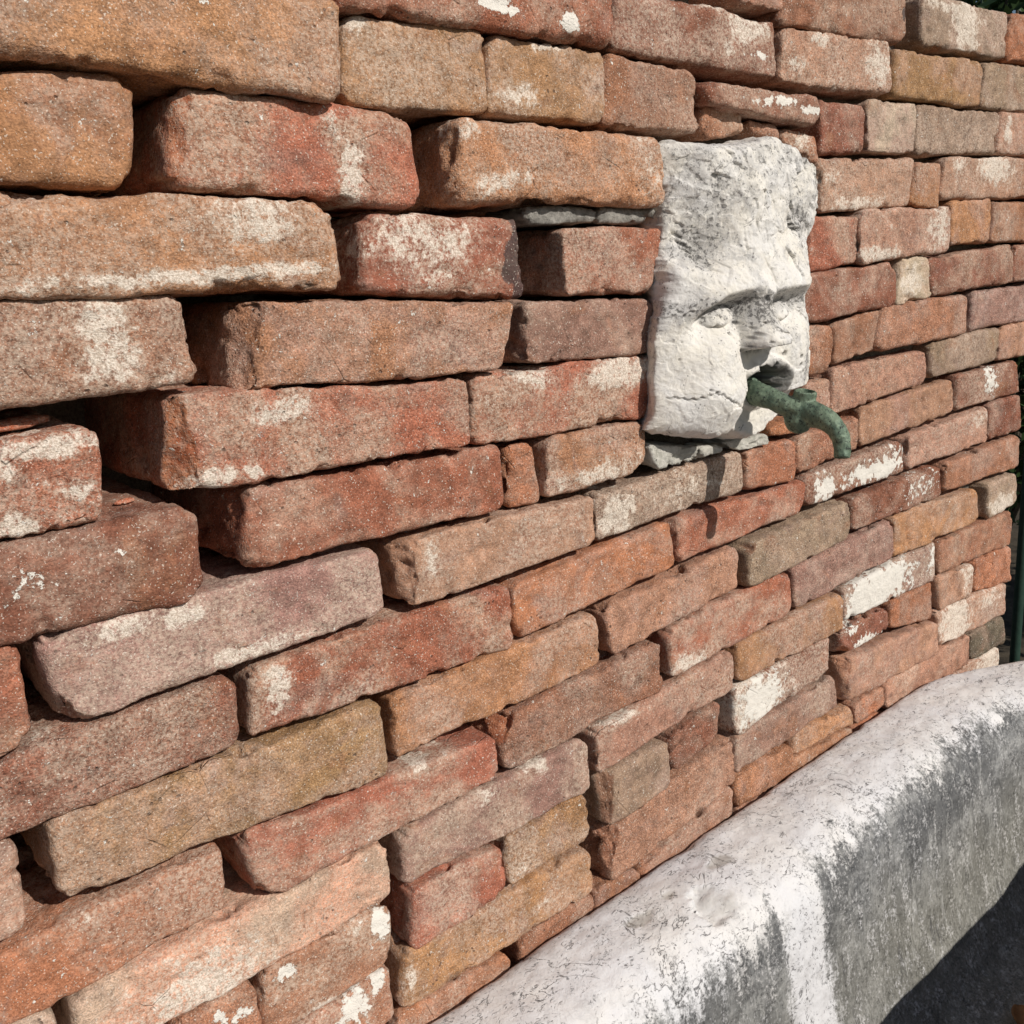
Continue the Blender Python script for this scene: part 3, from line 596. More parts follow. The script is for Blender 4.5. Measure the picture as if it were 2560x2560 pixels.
# rubble and shim stones set between the bricks
def shim(px, p, depth, mat, label, r=.003, seed=1, chip=2.5, name='shim_stone'):
    q = [tuple(onwall(*tp(s), p)[[0, 2]]) for s in px.split()]
    V, F = brick_mesh(q, p, depth, r, seed, .0018, chip)
    cen = V.mean(0); o = mesh_obj(name, V, F, mat, wall, None, cen); o.location = Vector(cen)-wall.location; o['label'] = label
shim('B1105,1112 B1495,1108 B1490,1202 B1120,1195', -.002, .07, MGREY, 'grey mortar lump packed between the courses', .006, 3)
shim('B1505,1112 B1850,1108 B1850,1200 B1495,1200', -.002, .07, MGREY, 'grey mortar lump beside the stone mask', .006, 8)
shim('E1765,598 F195,612 F185,692 E1800,738', .006, .06, MPALE, 'greenish grey stone shim under the stone mask', .003, 5)
shim('F190,612 F320,606 F318,648 F190,690', .010, .03, MPALE, 'thin pale blue-grey stone chip under the stone mask', .0015, 6)
shim('F300,600 F560,545 F575,600 F400,640', .002, .05, MPALE, 'white stone wedge under the chin of the mask', .004, 9)
shim('B390,1112 B530,1118 B520,1140 B400,1136', .0, .05, MB, 'thin brick flake', .001, 12, name='brick_flake') if False else None

# ------------------------------------------------------------------ the marble mask
def mask_h(X, Z):
    """height of the carved face in front of the wall, metres"""
    cx = .872
    x = X-cx
    def bump(cx_, cz, rx, rz, pw=2):
        return np.exp(-((((X-cx_)/rx)**2+((Z-cz)/rz)**2)**(pw/2)))
    h = .055-np.where(x < 0, 2.3, .9)*x**2
    # broken forehead: falls back towards the top, shelves away at the left
    h = h-.004*sstep(-.03, .03, Z)-.008*sstep(.05, .115, Z)
    h = h-.024*sstep(.842, .780, X+.25*np.clip(Z-.05, -.1, .1))*sstep(-.030, .006, Z)
    h = h-.010*bump(.832, .045, .016, .034)-.010*bump(.815, -.0, .012, .024)+.006*bump(.870, .03, .03, .05)
    h = h+.003*bump(.990, .045, .024, .034)-.006*bump(.990, .008, .012, .010)-.004*bump(.960, .03, .016, .010)
    # brow: a heavy rounded ridge whose underside turns sharply into the sockets
    zl = np.where(x < 0, -.0450-.10*np.abs(x)-.45*np.clip(np.abs(x)-.055, 0, 1), -.0520+.03*np.abs(x))
    dz = Z-zl; ax = np.abs(x)
    h = h+.0135*np.exp(-(np.clip(dz-.004, 0, 1)/.026)**2)*sstep(-.013, .006, dz)*(1-.35*np.exp(-(ax/.010)**2))*np.where(x < 0, sstep(.105, .060, ax), sstep(.125, .09, ax))
    sock = sstep(.006, -.013, dz)*sstep(-.050, -.016, dz)
    h = h-.018*sock*(np.exp(-((x+.048)/.035)**4)+np.exp(-((x-.054)/.036)**4))
    # eyes
    for ex, ez in ((cx-.0450, -.0700), (cx+.0570, -.0715)):
        e = 1-((X-ex)/.0205)**2-((Z-ez-.10*(X-ex))/.0105)**2
        h = h+.0120*np.clip(e, 0, 1)**.5
    # nose: a wedge, ridge in the middle, square tip with an overhang
    t = np.clip((-.040-Z)/.058, 0, 1.0)
    wd = .013+.016*t; nh = .009+.029*t**1.5
    low = sstep(-.1075, -.1025, Z+.12*np.clip(ax-.012, 0, 1))
    prof = np.clip(1-(ax/(wd*1.04))**(1.6+1.3*t), 0, 1)**.75
    h = h+nh*prof*low*sstep(-.022, -.050, Z)
    h = h+.004*low*(bump(cx-.020, -.094, .009, .011)+bump(cx+.020, -.094, .009, .011))
    h = h-.006*sstep(.0, .012, -.1045-Z)*sstep(-.022, -.014, Z+.1045)*0
    # cheeks
    h = h+.0115*bump(.812, -.128, .036, .040, 3)+.012*bump(.950, -.118, .030, .045, 2.5)
    h = h+.012*bump(.795, -.162, .045, .026, 3)-.006*bump(.872, -.122, .022, .010)
    # mouth hole and the drop from cheek to chin
    lip = 1-((X-.892)/.043)**2-((Z+.1475)/.033)**2
    h = h+.006*sstep(0, .35, lip)
    mu = 1-((X-.890)/.030)**2-((Z+.1480)/.0215)**2+.35*np.sin(X*310+Z*190)*np.sin(Z*350-X*120)
    h = h-.060*sstep(0, .35, mu)
    xe = .852-.55*np.clip(-.155-Z, 0, .05)
    ch = sstep(-.128, -.146, Z)*sstep(-.0015, .0045, X-xe)
    rightside = sstep(.915, .930, X)*sstep(-.168, -.160, Z)
    h = h-ch*(1-rightside)*.018*(1-sstep(0, .5, mu))
    # crack across the left cheek
    h = h-.0035*np.exp(-((Z-crack_z(X))/.0010)**2)*sstep(.846, .836, X)*sstep(.750, .760, X)
    # gouges on the forehead
    for k in range(5):
        gx, gz = .797+k*.0035, .014-k*.0085
        a = (X-gx)*.85-(Z-gz)*.5; b = (X-gx)*.5+(Z-gz)*.85
        h = h-.0042*np.exp(-(b/.0018)**2-(a/.010)**4)
    xr = .874+.30*(.02-Z); h = h-.0030*np.exp(-((X-xr)/.0016)**2)*sstep(.028, .02, Z)*sstep(-.045, -.038, Z)
    h = h-.0026*np.exp(-((X-.942)/.0012)**2)*sstep(.075, .068, Z)*sstep(.0, .01, Z)
    return h
def crack_z(X): return -.1490-.55*np.clip(X-.805, 0, .05)+.0016*np.sin((X-.75)*170)+.0008*np.sin(X*900)
PITS = [(1085,400,.0032),(1020,345,.0022),(1022,432,.0026),(850,300,.0026),(700,330,.0028),(810,395,.0020),(590,262,.0020),(1120,300,.0020),(655,885,.0020),(715,905,.0020),(870,580,.0014),(400,470,.001),(1285,560,.0035),(1435,590,.003),(1430,660,.003),(375,620,.0018),(1180,470,.0018),(940,540,.003),(1000,505,.0018),(700,900,.0015),(1440,720,.0024),(1250,690,.0018)]
def build_mask():
    Lf = [(.780,.100),(.786,.070),(.783,.030),(.779,0),(.770,-.030),(.758,-.060),(.751,-.090),(.750,-.130),(.746,-.160),(.742,-.182)]
    Rt = [(1.020,.083),(1.024,.060),(1.020,.034),(1.006,.014),(.992,-.005),(.985,-.035),(.980,-.055),(.978,-.065),(.988,-.090),(.996,-.120),(.994,-.150),(.952,-.188)]
    Tp = [(.780,.100),(.800,.108),(.830,.104),(.870,.103),(.900,.108),(.935,.109),(.980,.098),(1.020,.081)]
    Bt = [(.742,-.182),(.775,-.190),(.805,-.196),(.835,-.198),(.880,-.210),(.915,-.205),(.952,-.188)]
    def res(pl, n):
        pl = np.array(pl); s = np.concatenate([[0], np.cumsum(np.linalg.norm(np.diff(pl, axis=0), axis=1))]); t = np.linspace(0, s[-1], n)
        return np.stack([np.interp(t, s, pl[:, 0]), np.interp(t, s, pl[:, 1])], -1)
    nu, nv = 300, 380
    L_, R_, T_, B_ = res(Lf, nv), res(Rt, nv), res(Tp, nu), res(Bt, nu)
    u = np.linspace(0, 1, nu)[:, None, None]; v = np.linspace(0, 1, nv)[None, :, None]       # v=0 top
    XZ = (1-u)*L_[None]+u*R_[None]+(1-v)*T_[:, None]+v*B_[:, None]-((1-u)*(1-v)*T_[0]+u*(1-v)*T_[-1]+(1-u)*v*B_[0]+u*v*B_[-1])
    W3 = np.stack([XZ[..., 0], 0*XZ[..., 0], XZ[..., 1]], -1)
    XZ = XZ+np.stack([.0048*fbm(W3, 34, 4, .65, 11), .0048*fbm(W3, 34, 4, .65, 12)], -1)
    X, Z = XZ[..., 0], XZ[..., 1]
    P = np.stack([X, 0*X, Z], -1)
    h = mask_h(X, Z)
    # distance to the outline, in grid terms
    uu = u[..., 0]+0*v[..., 0]; vv = v[..., 0]+0*u[..., 0]
    dl, dr, dt, db = uu*.235, (1-uu)*.235, vv*.30, (1-vv)*.30
    e = np.minimum(np.minimum(dl, dr), np.minimum(dt, db))
    rough = sstep(-.045, .0, Z)
    f = fbm(P, 28, 4, .6, 2); fac = np.abs(fbm(P, 46, 3, .55, 6))
    rs = np.random.RandomState(5); S2 = np.stack([rs.uniform(.73, 1.04, 330), rs.uniform(-.22, .13, 330)], -1); G2 = rs.normal(size=(330, 2))*.10; O2 = rs.normal(size=330)*.0007
    wx = X+.004*fbm(P, 60, 3, .6, 41); wz = Z+.004*fbm(P, 60, 3, .6, 42)
    d2 = (wx[..., None]-S2[:, 0])**2+(wz[..., None]-S2[:, 1])**2; kk = np.argmin(d2, axis=-1)
    facet = G2[kk, 0]*(wx-S2[kk, 0])+G2[kk, 1]*(wz-S2[kk, 1])+O2[kk]
    h = h+facet*(.45+.75*rough)+.0016*f*(.5+.7*rough)-.0008*fac*rough+.0008*fbm(P, 170, 3, .6, 4)
    pit = np.zeros_like(h)
    for a, b, rr in PITS:
        c0 = onwall(1590+a*560/1932, 720+b*560/1932, .055 if not 900 < a < 1200 else .072)
        # aim at the carved surface itself
        hc = .06
        for _ in range(24): hc = .7*hc+.3*float(mask_h(np.array(c0[0]), np.array(c0[2]))); c0 = onwall(1590+a*560/1932, 720+b*560/1932, hc)
        d = np.hypot(X-c0[0], (Z-c0[2])*1.2)+.0006*fbm(P, 200, 2, .5, a); g = np.exp(-(d/(rr*.85))**4); h = h-rr*1.5*g; pit = np.maximum(pit, g)
    k = .012-.008*sstep(.5, .8, uu)
    ef = 1-(1-np.clip(e/k, 0, 1))**2.2
    under = np.exp(-db/.02)
    lowl = sstep(-.02, -.07, Z)*(uu < .5)
    h0 = .50+.32*lowl+.34*sstep(.4, .8, uu)-.25*sstep(.03, .0, db)
    h = h*(h0+(1-h0)*np.sqrt(np.clip(ef, 0, 1)))
    wear_shade = np.zeros(X.shape+(3,))
    wear_shade[..., 0] = np.clip(.62*rough*(.7+.6*fbm(P, 14, 3, .5, 33))+.9*np.exp(-((Z+.060)/.014)**2)+.7*np.exp(-((X-.868)/.02)**2-((Z+.075)/.03)**2)+1.1*np.exp(-((X-.806)/.012)**2-((Z+.003)/.022)**2)+.9*np.exp(-((X-.965)/.022)**2-((Z-.022)/.012)**2)+.5*np.exp(-((X-.83)/.012)**2-((Z-.045)/.03)**2)+1.1*np.exp(-((Z+.130)/.028)**2-((X-.972)/.016)**4)+.5*np.exp(-((Z+.100)/.012)**2-((X-.935)/.012)**4)+.5*np.exp(-((Z+.105)/.006)**2-((X-.868)/.03)**2), 0, 1.2)-.13  # weathered speckle, brow-height greying, painted shade in forehead gouges and under the nose
    mu = 1-((X-.897)/.042)**2-((Z+.148)/.027)**2
    wear_shade[..., 1] = np.clip(.8*np.exp(-((Z-crack_z(X))/.0009)**2)*sstep(.846,.836,X)*sstep(.750,.760,X)*sstep(-.3,.1,fbm(P,60,2,.5,31))+sstep(0.0, .5, mu)*(.85+.5*fbm(P, 120, 3, .6, 7))+.75*np.exp(-((Z+.1085)/.0035)**2-((X-.872)/.024)**4)*sstep(-.5, .3, fbm(P, 90, 3, .6, 17)), 0, 1)  # crack darkening, plus shade painted into the mouth hole and under the nose
    wear_shade[..., 1] = np.maximum(wear_shade[..., 1], pit*.75)
    V = np.stack([X, -h, Z], -1).reshape(-1, 3); idx = np.arange(nu*nv).reshape(nu, nv)
    F = np.stack([idx[:-1, :-1], idx[:-1, 1:], idx[1:, 1:], idx[1:, :-1]], -1).reshape(-1, 4).tolist()
    per = [int(i) for i in list(idx[:, 0])+list(idx[-1, 1:])+list(idx[::-1, -1][1:])+list(idx[0, ::-1][1:-1])]
    rings = [per]; VV = [V]; base = len(V); wr = [wear_shade.reshape(-1, 3)]
    for s in np.linspace(.08, 1, 16):
        R0 = V[per].copy(); y0 = R0[:, 1]
        R0[:, 1] = y0+(.055-y0)*s; c = np.array([.868, 0, -.05])
        nrm = (R0-c)*np.array([1, 0, 1]); nrm /= np.linalg.norm(nrm, axis=1)[:, None]
        lft = sstep(-.02, -.06, R0[:, 2])*sstep(.79, .77, R0[:, 0])
        R0[:, 0] += lft*.034*min(1., s*1.25)
        R0 += nrm*(.0035*math.sin(min(1, s*1.5)*math.pi)-.006*s+.004*fbm(R0, 40, 3, .6, 8)[:, None]*(1-.3*s))
        VV.append(R0); rings.append(list(range(base, base+len(per)))); base += len(per); wr.append(np.zeros((len(per), 3))+np.array([.15, 0, 0]))
    for a, b in zip(rings, rings[1:]):
        n = len(a)
        for i in range(n): F.append([a[i], a[(i+1) % n], b[(i+1) % n], b[i]])
    F.append(rings[-1][::-1])
    V = np.concatenate(VV); cen = np.array([.868, .02, -.05])
    o = mesh_obj('stone_mask', V, F, MARB, None, {'wear_shade': np.concatenate(wr)}, cen)
    bm = bmesh.new(); bm.from_mesh(o.data); bmesh.ops.recalc_face_normals(bm, faces=bm.faces); bm.to_mesh(o.data); bm.free()
    tag(o, 'white carved marble face with a broken forehead, set into the brick wall above the basin', 'stone mask')
build_mask()

# ------------------------------------------------------------------ the bronze water spout
def tube(bm, path, radii, n=28, cap=True, sq=None):
    path = [Vector(p) for p in path]; rings = []
    # resample
    pts, rr = [], []
    m = len(path)
    for i in range(m-1):
        p0, p1, p2, p3 = path[max(i-1, 0)], path[i], path[i+1], path[min(i+2, m-1)]
        for s in range(10):
            t = s/10; a = .5*((2*p1)+(p2-p0)*t+(2*p0-5*p1+4*p2-p3)*t*t+(3*p1-p0-3*p2+p3)*t**3); pts.append(a); rr.append(radii[i]*(1-t)+radii[i+1]*t)
    pts.append(path[-1]); rr.append(radii[-1])
    up = Vector((1, 0, 0))
    for i, p in enumerate(pts):
        d = (pts[min(i+1, len(pts)-1)]-pts[max(i-1, 0)]).normalized(); a = (up-d*up.dot(d)).normalized(); b = d.cross(a)
        rings.append([bm.verts.new(p+(a*math.cos(2*math.pi*k/n)+b*math.sin(2*math.pi*k/n))*rr[i]) for k in range(n)])
    for A, B in zip(rings, rings[1:]):
        for k in range(n): bm.faces.new((A[k], A[(k+1) % n], B[(k+1) % n], B[k]))
    if cap: bm.faces.new(rings[0][::-1]); bm.faces.new(rings[-1])
def zp(x, y, h): return onwall(1590+x*560/1932, 720+y*560/1932, h)
def build_spout():
    bm = bmesh.new()
    a = zp(962, 900, .022); b = zp(1040, 915, .048); c = zp(1180, 962, .072); d = zp(1330, 1030, .092); e = zp(1480, 1075, .108)
    f = zp(1620, 1125, .128); g = zp(1725, 1215, .143); h = zp(1775, 1330, .150); i = zp(1775, 1468, .153)
    tube(bm, [a, b, c, d, e, f, g, h, i], [.0150, .0136, .0114, .0114, .0145, .0122, .0103, .0090, .0082])
    # flange in the mouth
    tube(bm, [zp(950, 890, .020), zp(975, 900, .030)], [.0185, .0175])
    # tap body standing across the pipe: socket above, boss below
    s0 = zp(1465, 885, .104); s1 = zp(1440, 1040, .101); s2 = zp(1405, 1150, .099); s3 = zp(1400, 1235, .098)
    tube(bm, [s0, (s0+s1)/2, s1, s2, s3], [.0125, .0120, .0160, .0158, .0090])
    me = bpy.data.meshes.new('t'); bm.to_mesh(me); bm.free()
    tmp = bpy.data.objects.new('t', me); COL.objects.link(tmp)
    md = tmp.modifiers.new('r', 'REMESH'); md.mode = 'VOXEL'; md.voxel_size = .0011
    sm = tmp.modifiers.new('s', 'SMOOTH'); sm.factor = .6; sm.iterations = 9
    # hollow out the socket and the nozzle
    def cutter(p0, p1, r):
        b2 = bmesh.new(); tube(b2, [p0, p1], [r, r]); m2 = bpy.data.meshes.new('c'); b2.to_mesh(m2); b2.free()
        bm3 = bmesh.new(); bm3.from_mesh(m2); bmesh.ops.recalc_face_normals(bm3, faces=bm3.faces); bm3.to_mesh(m2); bm3.free()
        o2 = bpy.data.objects.new('c', m2); COL.objects.link(o2); bo = tmp.modifiers.new('b', 'BOOLEAN'); bo.operation = 'DIFFERENCE'; bo.solver = 'EXACT'; bo.object = o2; return o2
    s0, s1 = Vector(s0), Vector(s1); h, i = Vector(h), Vector(i)
    cs = [cutter(s0+(s0-s1)*.3, s0+(s1-s0)*.62, .0092), cutter(i+(i-h)*.3, i+(h-i)*.5, .0066)]
    dg = bpy.context.evaluated_depsgraph_get(); me2 = bpy.data.meshes.new_from_object(tmp.evaluated_get(dg))
    for o in cs+[tmp]: bpy.data.objects.remove(o)
    n = len(me2.vertices); V = np.empty(n*3); me2.vertices.foreach_get('co', V); V = V.reshape(-1, 3)
    N = np.empty(n*3); me2.vertices.foreach_get('normal', N); N = N.reshape(-1, 3)
    V = V+N*(.0009*fbm(V, 140, 3, .6, 3)+.0003*fbm(V, 60, 2, .5, 5))[:, None]
    F = [list(p.vertices) for p in me2.polygons]
    o = mesh_obj('water_spout', V, F, MBRZ, None, None, np.array(a))
    tag(o, 'green verdigris bronze tap spout sticking out of the mouth of the stone mask', 'spout')
    print('spout', n)
build_spout()

# ------------------------------------------------------------------ the basin
def rimz(x): return -.7220+.0260*x
def build_basin():
    X0, X1, YC, RO = .02, 1.335, -.327, .326
    # profile: (inset from the outer edge, height relative to the rim)
    pr = [(.060, -.56), (.040, -.45), (.018, -.25), (.006, -.10), (.001, -.03), (.0, -.014), (.004, -.005), (.012, -.0015), (.025, 0), (.06, .001), (.085, -.001), (.102, -.005), (.118, -.014), (.130, -.027), (.138, -.043), (.143, -.065), (.148, -.10), (.156, -.16), (.166, -.22), (.182, -.27), (.206, -.305), (.245, -.325), (.300, -.332)]
    pr = np.array(pr); s = np.concatenate([[0], np.cumsum(np.linalg.norm(np.diff(pr, axis=0), axis=1))])
    t = np.concatenate([np.linspace(0, s[4], 14)[:-1], np.linspace(s[4], s[-1], 190)])
    # smooth the profile
    pi = np.stack([np.interp(t, s, pr[:, 0]), np.interp(t, s, pr[:, 1])], -1)
    for _ in range(10): pi[1:-1] = (pi[:-2]+2*pi[1:-1]+pi[2:])/4
    # path around the stadium; end radius squared off a little like the photo
    seg = []
    for x in np.linspace(X0, X1, 330)[:-1]: seg.append((x, 0, 0, 1))                       # wall side, outward +y
    for a in np.linspace(0, math.pi, 170)[:-1]: seg.append((X1, 0, math.sin(a), math.cos(a)))
    for x in np.linspace(X1, X0, 150)[:-1]: seg.append((x, 0, 0, -1))
    for a in np.linspace(math.pi, 2*math.pi, 60)[:-1]: seg.append((X0, 0, math.sin(a), math.cos(a)))
    seg = np.array(seg); n, m = len(seg), len(pi)
    Rr = RO-pi[:, 0]
    X = seg[:, 0][:, None]+seg[:, 2][:, None]*Rr[None]; Y = YC+seg[:, 3][:, None]*Rr[None]; Z = pi[:, 1][None]+rimz(X)
    arc = np.broadcast_to(t[None], X.shape)
    P = np.stack([X, Y, Z], -1)
    dv = np.diff(pi, axis=0); dv = np.concatenate([dv, dv[-1:]]); nr = np.stack([-dv[:, 1], dv[:, 0]], -1); nr /= np.linalg.norm(nr, axis=1)[:, None]
    N = np.stack([-nr[:, 0][None]*seg[:, 2][:, None], -nr[:, 0][None]*seg[:, 3][:, None], np.broadcast_to(nr[:, 1][None], X.shape)], -1)
    d = .0035*fbm(P, 9, 3, .5, 3)+.0014*fbm(P, 45, 3, .55, 4)+.0005*fbm(P, 180, 2, .6, 5)
    d -= .0025*np.clip(fbm(P, 60, 3, .6, 8)-.15, 0, 1)*np.exp(-((pi[:, 0]-.005)/.008)**2)[None]*2
    # broken chip on the inner edge
    c0 = onz(*tp('I250,1285'), rimz(.66)-.004); dist = np.sqrt(((P-c0)**2).sum(-1))
    chip = sstep(.027, .0235, dist+.012*fbm(P, 70, 3, .6, 9)); d = d-.016*chip*np.clip(.75-(P[..., 0]-c0[0]+.02)/.055, .05, 1)-.003*chip*fbm(P, 80, 3, .6, 10)
    chips2 = np.zeros_like(d)
    for tx, rr in (('I290,1085', .016), ('H1730,1370', .012), ('I30,1250', .010)):
        c1 = onz(*tp(tx), rimz(.6)); ds = np.hypot((P[..., 0]-c1[0])*.75, (P[..., 1]-c1[1])*1.5)
        q = sstep(rr, rr*.8, ds+.010*fbm(P, 60, 3, .6, 12)); chips2 = np.maximum(chips2, q); d = d-.0016*q
    P2 = P+N*d[..., None]
    # stains: amount rises past the rolled inner edge and down, in tongues; a clean run of water left one white stripe
    crest = s[11]; dd = arc-crest
    Pst = np.stack([X*1.0, Y*1.0, 0*X], -1)
    tong = .020*fbm(Pst, 28, 4, .6, 14)+.014*fbm(Pst, 90, 3, .6, 15)
    start = .020+.026*np.exp(-((X-.74)/.09)**2)+.035*np.exp(-((X-.45)/.20)**2)-.012*sstep(1.0, 1.3, X)
    am = sstep(-.045, .042, dd-start+tong*1.7)
    stripe = sstep(.052, .022, np.abs(X-.838-.010*dd)+.012*fbm(P*np.array([1, 1, .3]), 60, 3, .6, 3))*(Y > YC)
    am = am*(1-.90*stripe)
    low = sstep(.06, .22, dd+.04*fbm(Pst, 12, 2, .5, 16))*(1-.3*sstep(1.1, .9, X))
    wear_shade = np.stack([am*1.0-.15, low*.75, chips2*.85+chip*(.45+.5*fbm(P, 60, 3, .6, 61))], -1)
    wear_shade[..., 0] = np.where(pi[:, 0][None] < .02, .05, wear_shade[..., 0])
    V = P2.reshape(-1, 3); idx = np.arange(n*m).reshape(n, m); nx = np.roll(idx, -1, axis=0)
    F = np.stack([idx[:, :-1], nx[:, :-1], nx[:, 1:], idx[:, 1:]], -1).reshape(-1, 4).tolist()
    F.append([int(i) for i in idx[:, -1]]); F.append([int(i) for i in idx[::-1, 0]])
    o = mesh_obj('stone_basin', V, F, MBAS, None, {'wear_shade': wear_shade.reshape(-1, 3)}, np.array([.68, YC, -1.28]))
    bm = bmesh.new(); bm.from_mesh(o.data); bmesh.ops.recalc_face_normals(bm, faces=bm.faces); bm.to_mesh(o.data); bm.free()
    tag(o, 'long white stone basin with dark stained inside standing at the foot of the brick wall', 'basin')
build_basin()
# dead leaf and silt on the basin floor
ml = mat_plain('dead_leaf', (.20, .09, .03), (.30, .15, .06), 60, .6)
def leaf(name, c, ln, wd, rz, mat, curl=.25, seed=0):
    V, F = [], []; nu, nv = 16, 8
    for i in range(nu+1):
        t = i/nu; ww = wd*math.sin(math.pi*min(1, t**.8))**.8
        for j in range(nv+1):
            s = j/nv*2-1; z = curl*ww*s*s+.12*ln*math.sin(t*math.pi)+.002*math.sin(9*t+seed)
            x, y = (t-.5)*ln, s*ww*.5; V.append((c[0]+x*math.cos(rz)-y*math.sin(rz), c[1]+x*math.sin(rz)+y*math.cos(rz), c[2]+z))
    for i in range(nu):
        for j in range(nv): a = i*(nv+1)+j; F.append([a, a+nv+1, a+nv+2, a+1])
    o = mesh_obj(name, V, F, mat, None, None, np.array(c)); md = o.modifiers.new('thick', 'SOLIDIFY'); md.thickness = .0008
    return o
lp = onz(*tp('I1925,1915'), -1.008)
tag(leaf('dead_leaf', tuple(lp), .055, .028, R(35), ml), 'orange brown dead leaf lying on the floor of the stone basin', 'leaf')
md_ = mat_plain('silt', (.030, .024, .017), (.10, .08, .055), 90, .95, .01)
def silt():
    nx, ny = 160, 50; X, Y = np.meshgrid(np.linspace(.1, 1.42, nx), np.linspace(-.46, -.17, ny), indexing='ij')
    P = np.stack([X, Y, 0*X], -1); Z = rimz(X)-.338+.012*fbm(P, 25, 4, .65)+.010*sstep(.9, 1.3, X)
    V = np.stack([X, Y, Z], -1).reshape(-1, 3); idx = np.arange(nx*ny).reshape(nx, ny)
    F = np.stack([idx[:-1, :-1], idx[1:, :-1], idx[1:, 1:], idx[:-1, 1:]], -1).reshape(-1, 4).tolist()
    tag(mesh_obj('silt', V, F, md_), 'dark silt and leaf litter on the basin floor', 'silt', kind='stuff')
silt()

# two loose flakes of brick
def flake(px, z, L_, W_, T_, rz, label, sd):
    c = onz(*tp(px), z); rs = np.random.RandomState(sd); n = 26; bm = bmesh.new(); rings = []
    a = np.linspace(0, 2*math.pi, n, endpoint=False); rad = 1+.28*np.array([noise(np.array([math.cos(t)*1.6, math.sin(t)*1.6, sd]), 1., sd) for t in a])
    for zz, sc in ((0, .0), (0, .8), (.25, 1.0), (.7, .93), (1.0, .62), (1.05, .0)):
        rings.append([bm.verts.new((c[0]+L_*.5*sc*rad[i]*math.cos(a[i])*math.cos(rz)-W_*.5*sc*rad[i]*math.sin(a[i])*math.sin(rz),
            c[1]+L_*.5*sc*rad[i]*math.cos(a[i])*math.sin(rz)+W_*.5*sc*rad[i]*math.sin(a[i])*math.cos(rz), c[2]+T_*(zz+.12*rs.uniform(-1, 1)*(zz > .1)))) for i in range(n)])
    for A_, B_ in zip(rings, rings[1:]):
        for i in range(n): bm.faces.new((A_[i], A_[(i+1) % n], B_[(i+1) % n], B_[i]))
    bmesh.ops.remove_doubles(bm, verts=bm.verts, dist=1e-5)
    V = np.array([list(v.co) for v in bm.verts]); F = [[v.index for v in f.verts] for f in bm.faces if (bm.verts.index_update() or True)]; bm.free()
    at = dict(tint=srgb(190, 104, 74), tint2=srgb(180, 112, 86), stain=np.zeros((len(V), 3)))
    tag(mesh_obj('brick_flake', V, F, MB, None, {k: np.broadcast_to(v, (len(V), 3)) for k, v in at.items()}, c), label, 'brick flake')
d1z = onwall(*tp('D60,560'), .003)[2]; d3z = onwall(*tp('D700,1000'), .006)[2]
flake('D40,520', d1z+.001, .060, .030, .006, .3, 'orange brick flake lying at the left edge on a lime stained brick', 3)
flake('D668,918', d3z+.0005, .016, .008, .003, .2, 'tiny orange brick flake on the ledge of a dark red brick', 4)

# ------------------------------------------------------------------ ground and the garden beyond the wall's end
mg = mat_plain('garden_soil', (.035, .028, .020), (.10, .08, .055), 12, .95, .01)
def ground():
    nx = 120; X, Y = np.meshgrid(np.concatenate([[-60, -20, -8], np.linspace(-3, 7, nx), [15, 30, 60]]), np.concatenate([[-60, -20, -8], np.linspace(-3, 6, nx), [15, 30, 60]]), indexing='ij')
    P = np.stack([X, Y, 0*X], -1); Z = -1.30+.02*fbm(P, 1.5, 4, .6)-.02
    V = np.stack([X, Y, Z], -1).reshape(-1, 3); k = X.shape; idx = np.arange(k[0]*k[1]).reshape(k)
    F = np.stack([idx[:-1, :-1], idx[1:, :-1], idx[1:, 1:], idx[:-1, 1:]], -1).reshape(-1, 4).tolist()
    tag(mesh_obj('ground', V, F, mg), kind='structure')
ground()
MLF = mat_plain('shrub_leaves', (.018, .040, .012), (.050, .085, .025), 8, .5, .001)
MBK = mat_plain('shrub_stems', (.05, .04, .03), (.12, .10, .07), 40, .9)
MPOLE = mat_plain('green_plastic_stake', (.015, .04, .03), (.03, .06, .045), 25, .45)
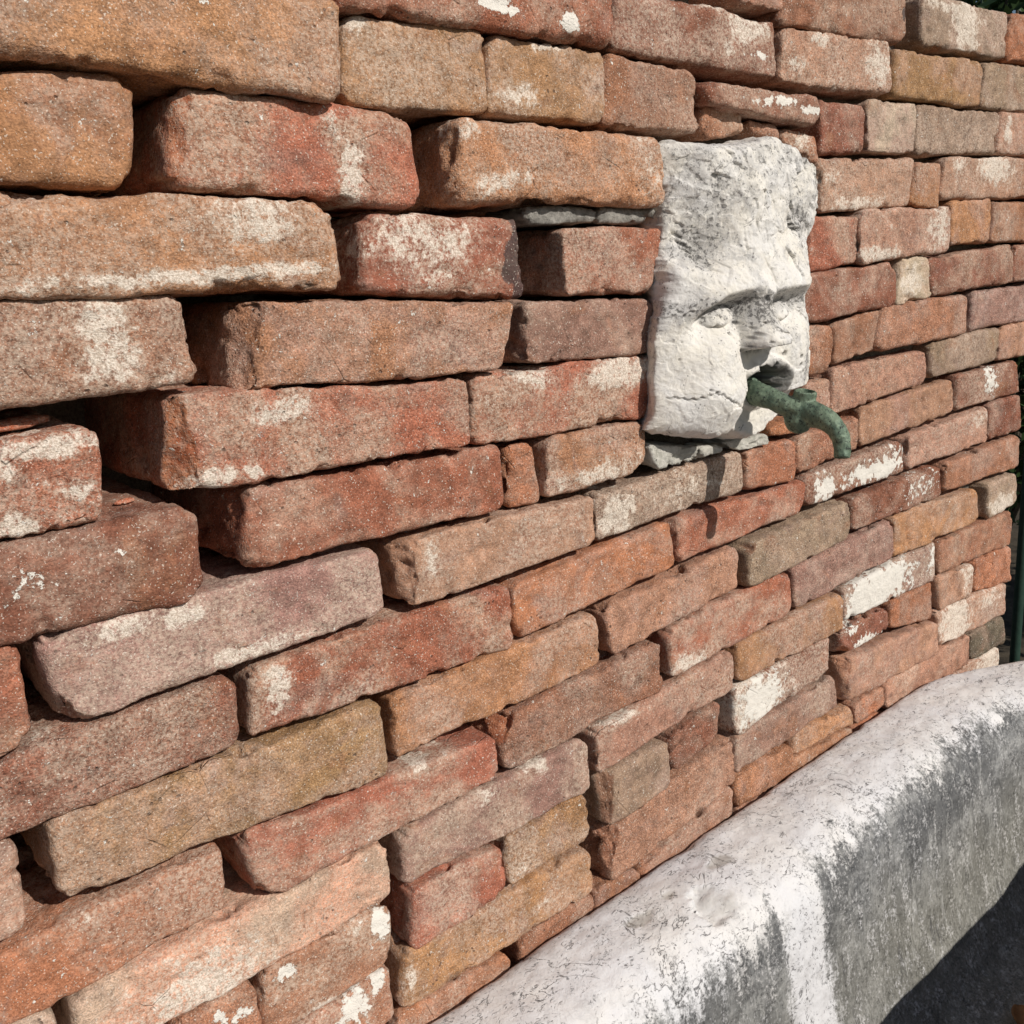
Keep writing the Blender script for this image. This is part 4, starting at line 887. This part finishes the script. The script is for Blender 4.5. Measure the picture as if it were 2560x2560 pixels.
def shrub(x, y, hgt, rad, nleaf, sd, label):
    rr = np.random.RandomState(sd); root = empty('shrub', (x, y, -1.31)); tag(root, label, 'shrub', 'shrubs beyond the end of the wall')
    bm = bmesh.new(); tips = []
    for k in range(26):
        a = rr.uniform(0, 2*math.pi); r = rad*rr.uniform(.1, .95)**.7; h = hgt*rr.uniform(.55, 1)
        p1 = Vector((math.cos(a)*r*.3, math.sin(a)*r*.3, h*.35)); p2 = Vector((math.cos(a)*r*.75, math.sin(a)*r*.75, h*.7)); p3 = Vector((math.cos(a)*r, math.sin(a)*r, h))
        tube(bm, [Vector((math.cos(a)*.04, math.sin(a)*.04, 0)), p1, p2, p3], [.014, .010, .006, .002], 6); tips.append((p1, p2, p3))
    me = bpy.data.meshes.new('stems'); bm.to_mesh(me); bm.free(); me.materials.append(MBK)
    o = bpy.data.objects.new('stems', me); COL.objects.link(o); o.parent = root
    V = np.zeros((nleaf*4, 3)); T = np.array([[list(a) for a in t] for t in tips])
    ti = rr.randint(0, len(tips), nleaf); f = rr.uniform(0, 1, nleaf)[:, None]
    c = np.where(f < .5, T[ti, 0]*(1-2*f)+T[ti, 1]*2*f, T[ti, 1]*(2-2*f)+T[ti, 2]*(2*f-1))+rr.normal(size=(nleaf, 3))*rad*.13
    c[:, 2] = np.clip(c[:, 2], .03, None)
    d = rr.normal(size=(nleaf, 3)); d /= np.linalg.norm(d, axis=1)[:, None]; e = np.cross(d, rr.normal(size=(nleaf, 3))); e /= np.linalg.norm(e, axis=1)[:, None]
    ln = rr.uniform(.03, .065, nleaf)[:, None]
    V[0::4] = c; V[1::4] = c+d*ln*.5+e*ln*.24; V[2::4] = c+d*ln; V[3::4] = c+d*ln*.5-e*ln*.24
    mesh_obj('foliage', V, (np.arange(nleaf)[:, None]*4+np.arange(4)[None]).tolist(), MLF, root, smooth=False)
shrub(3.0, .70, 2.6, .75, 16000, 1, 'dense dark shrub nearest the end of the wall')
shrub(3.1, 1.9, 3.2, .95, 16000, 2, 'tall dark shrub seen over the top of the wall')
shrub(4.3, 1.2, 3.4, 1.0, 16000, 3, 'dark shrub farthest behind the others')
shrub(3.6, -.3, 2.2, .7, 10000, 4, 'dark shrub on the sunny side past the wall')
def pole():
    c = onwall(2540, 1600, -.06); bm = bmesh.new()
    tube(bm, [Vector((c[0], c[1], -1.31)), Vector((c[0], c[1], -.6)), Vector((c[0]+.004, c[1], .25))], [.0095, .0095, .009], 16)
    me = bpy.data.meshes.new('garden_stake'); bm.to_mesh(me); bm.free(); me.materials.append(MPOLE)
    me.polygons.foreach_set('use_smooth', [True]*len(me.polygons))
    o = bpy.data.objects.new('garden_stake', me); COL.objects.link(o)
    tag(o, 'thin dark green garden stake standing upright just past the end of the wall', 'stake')
pole()
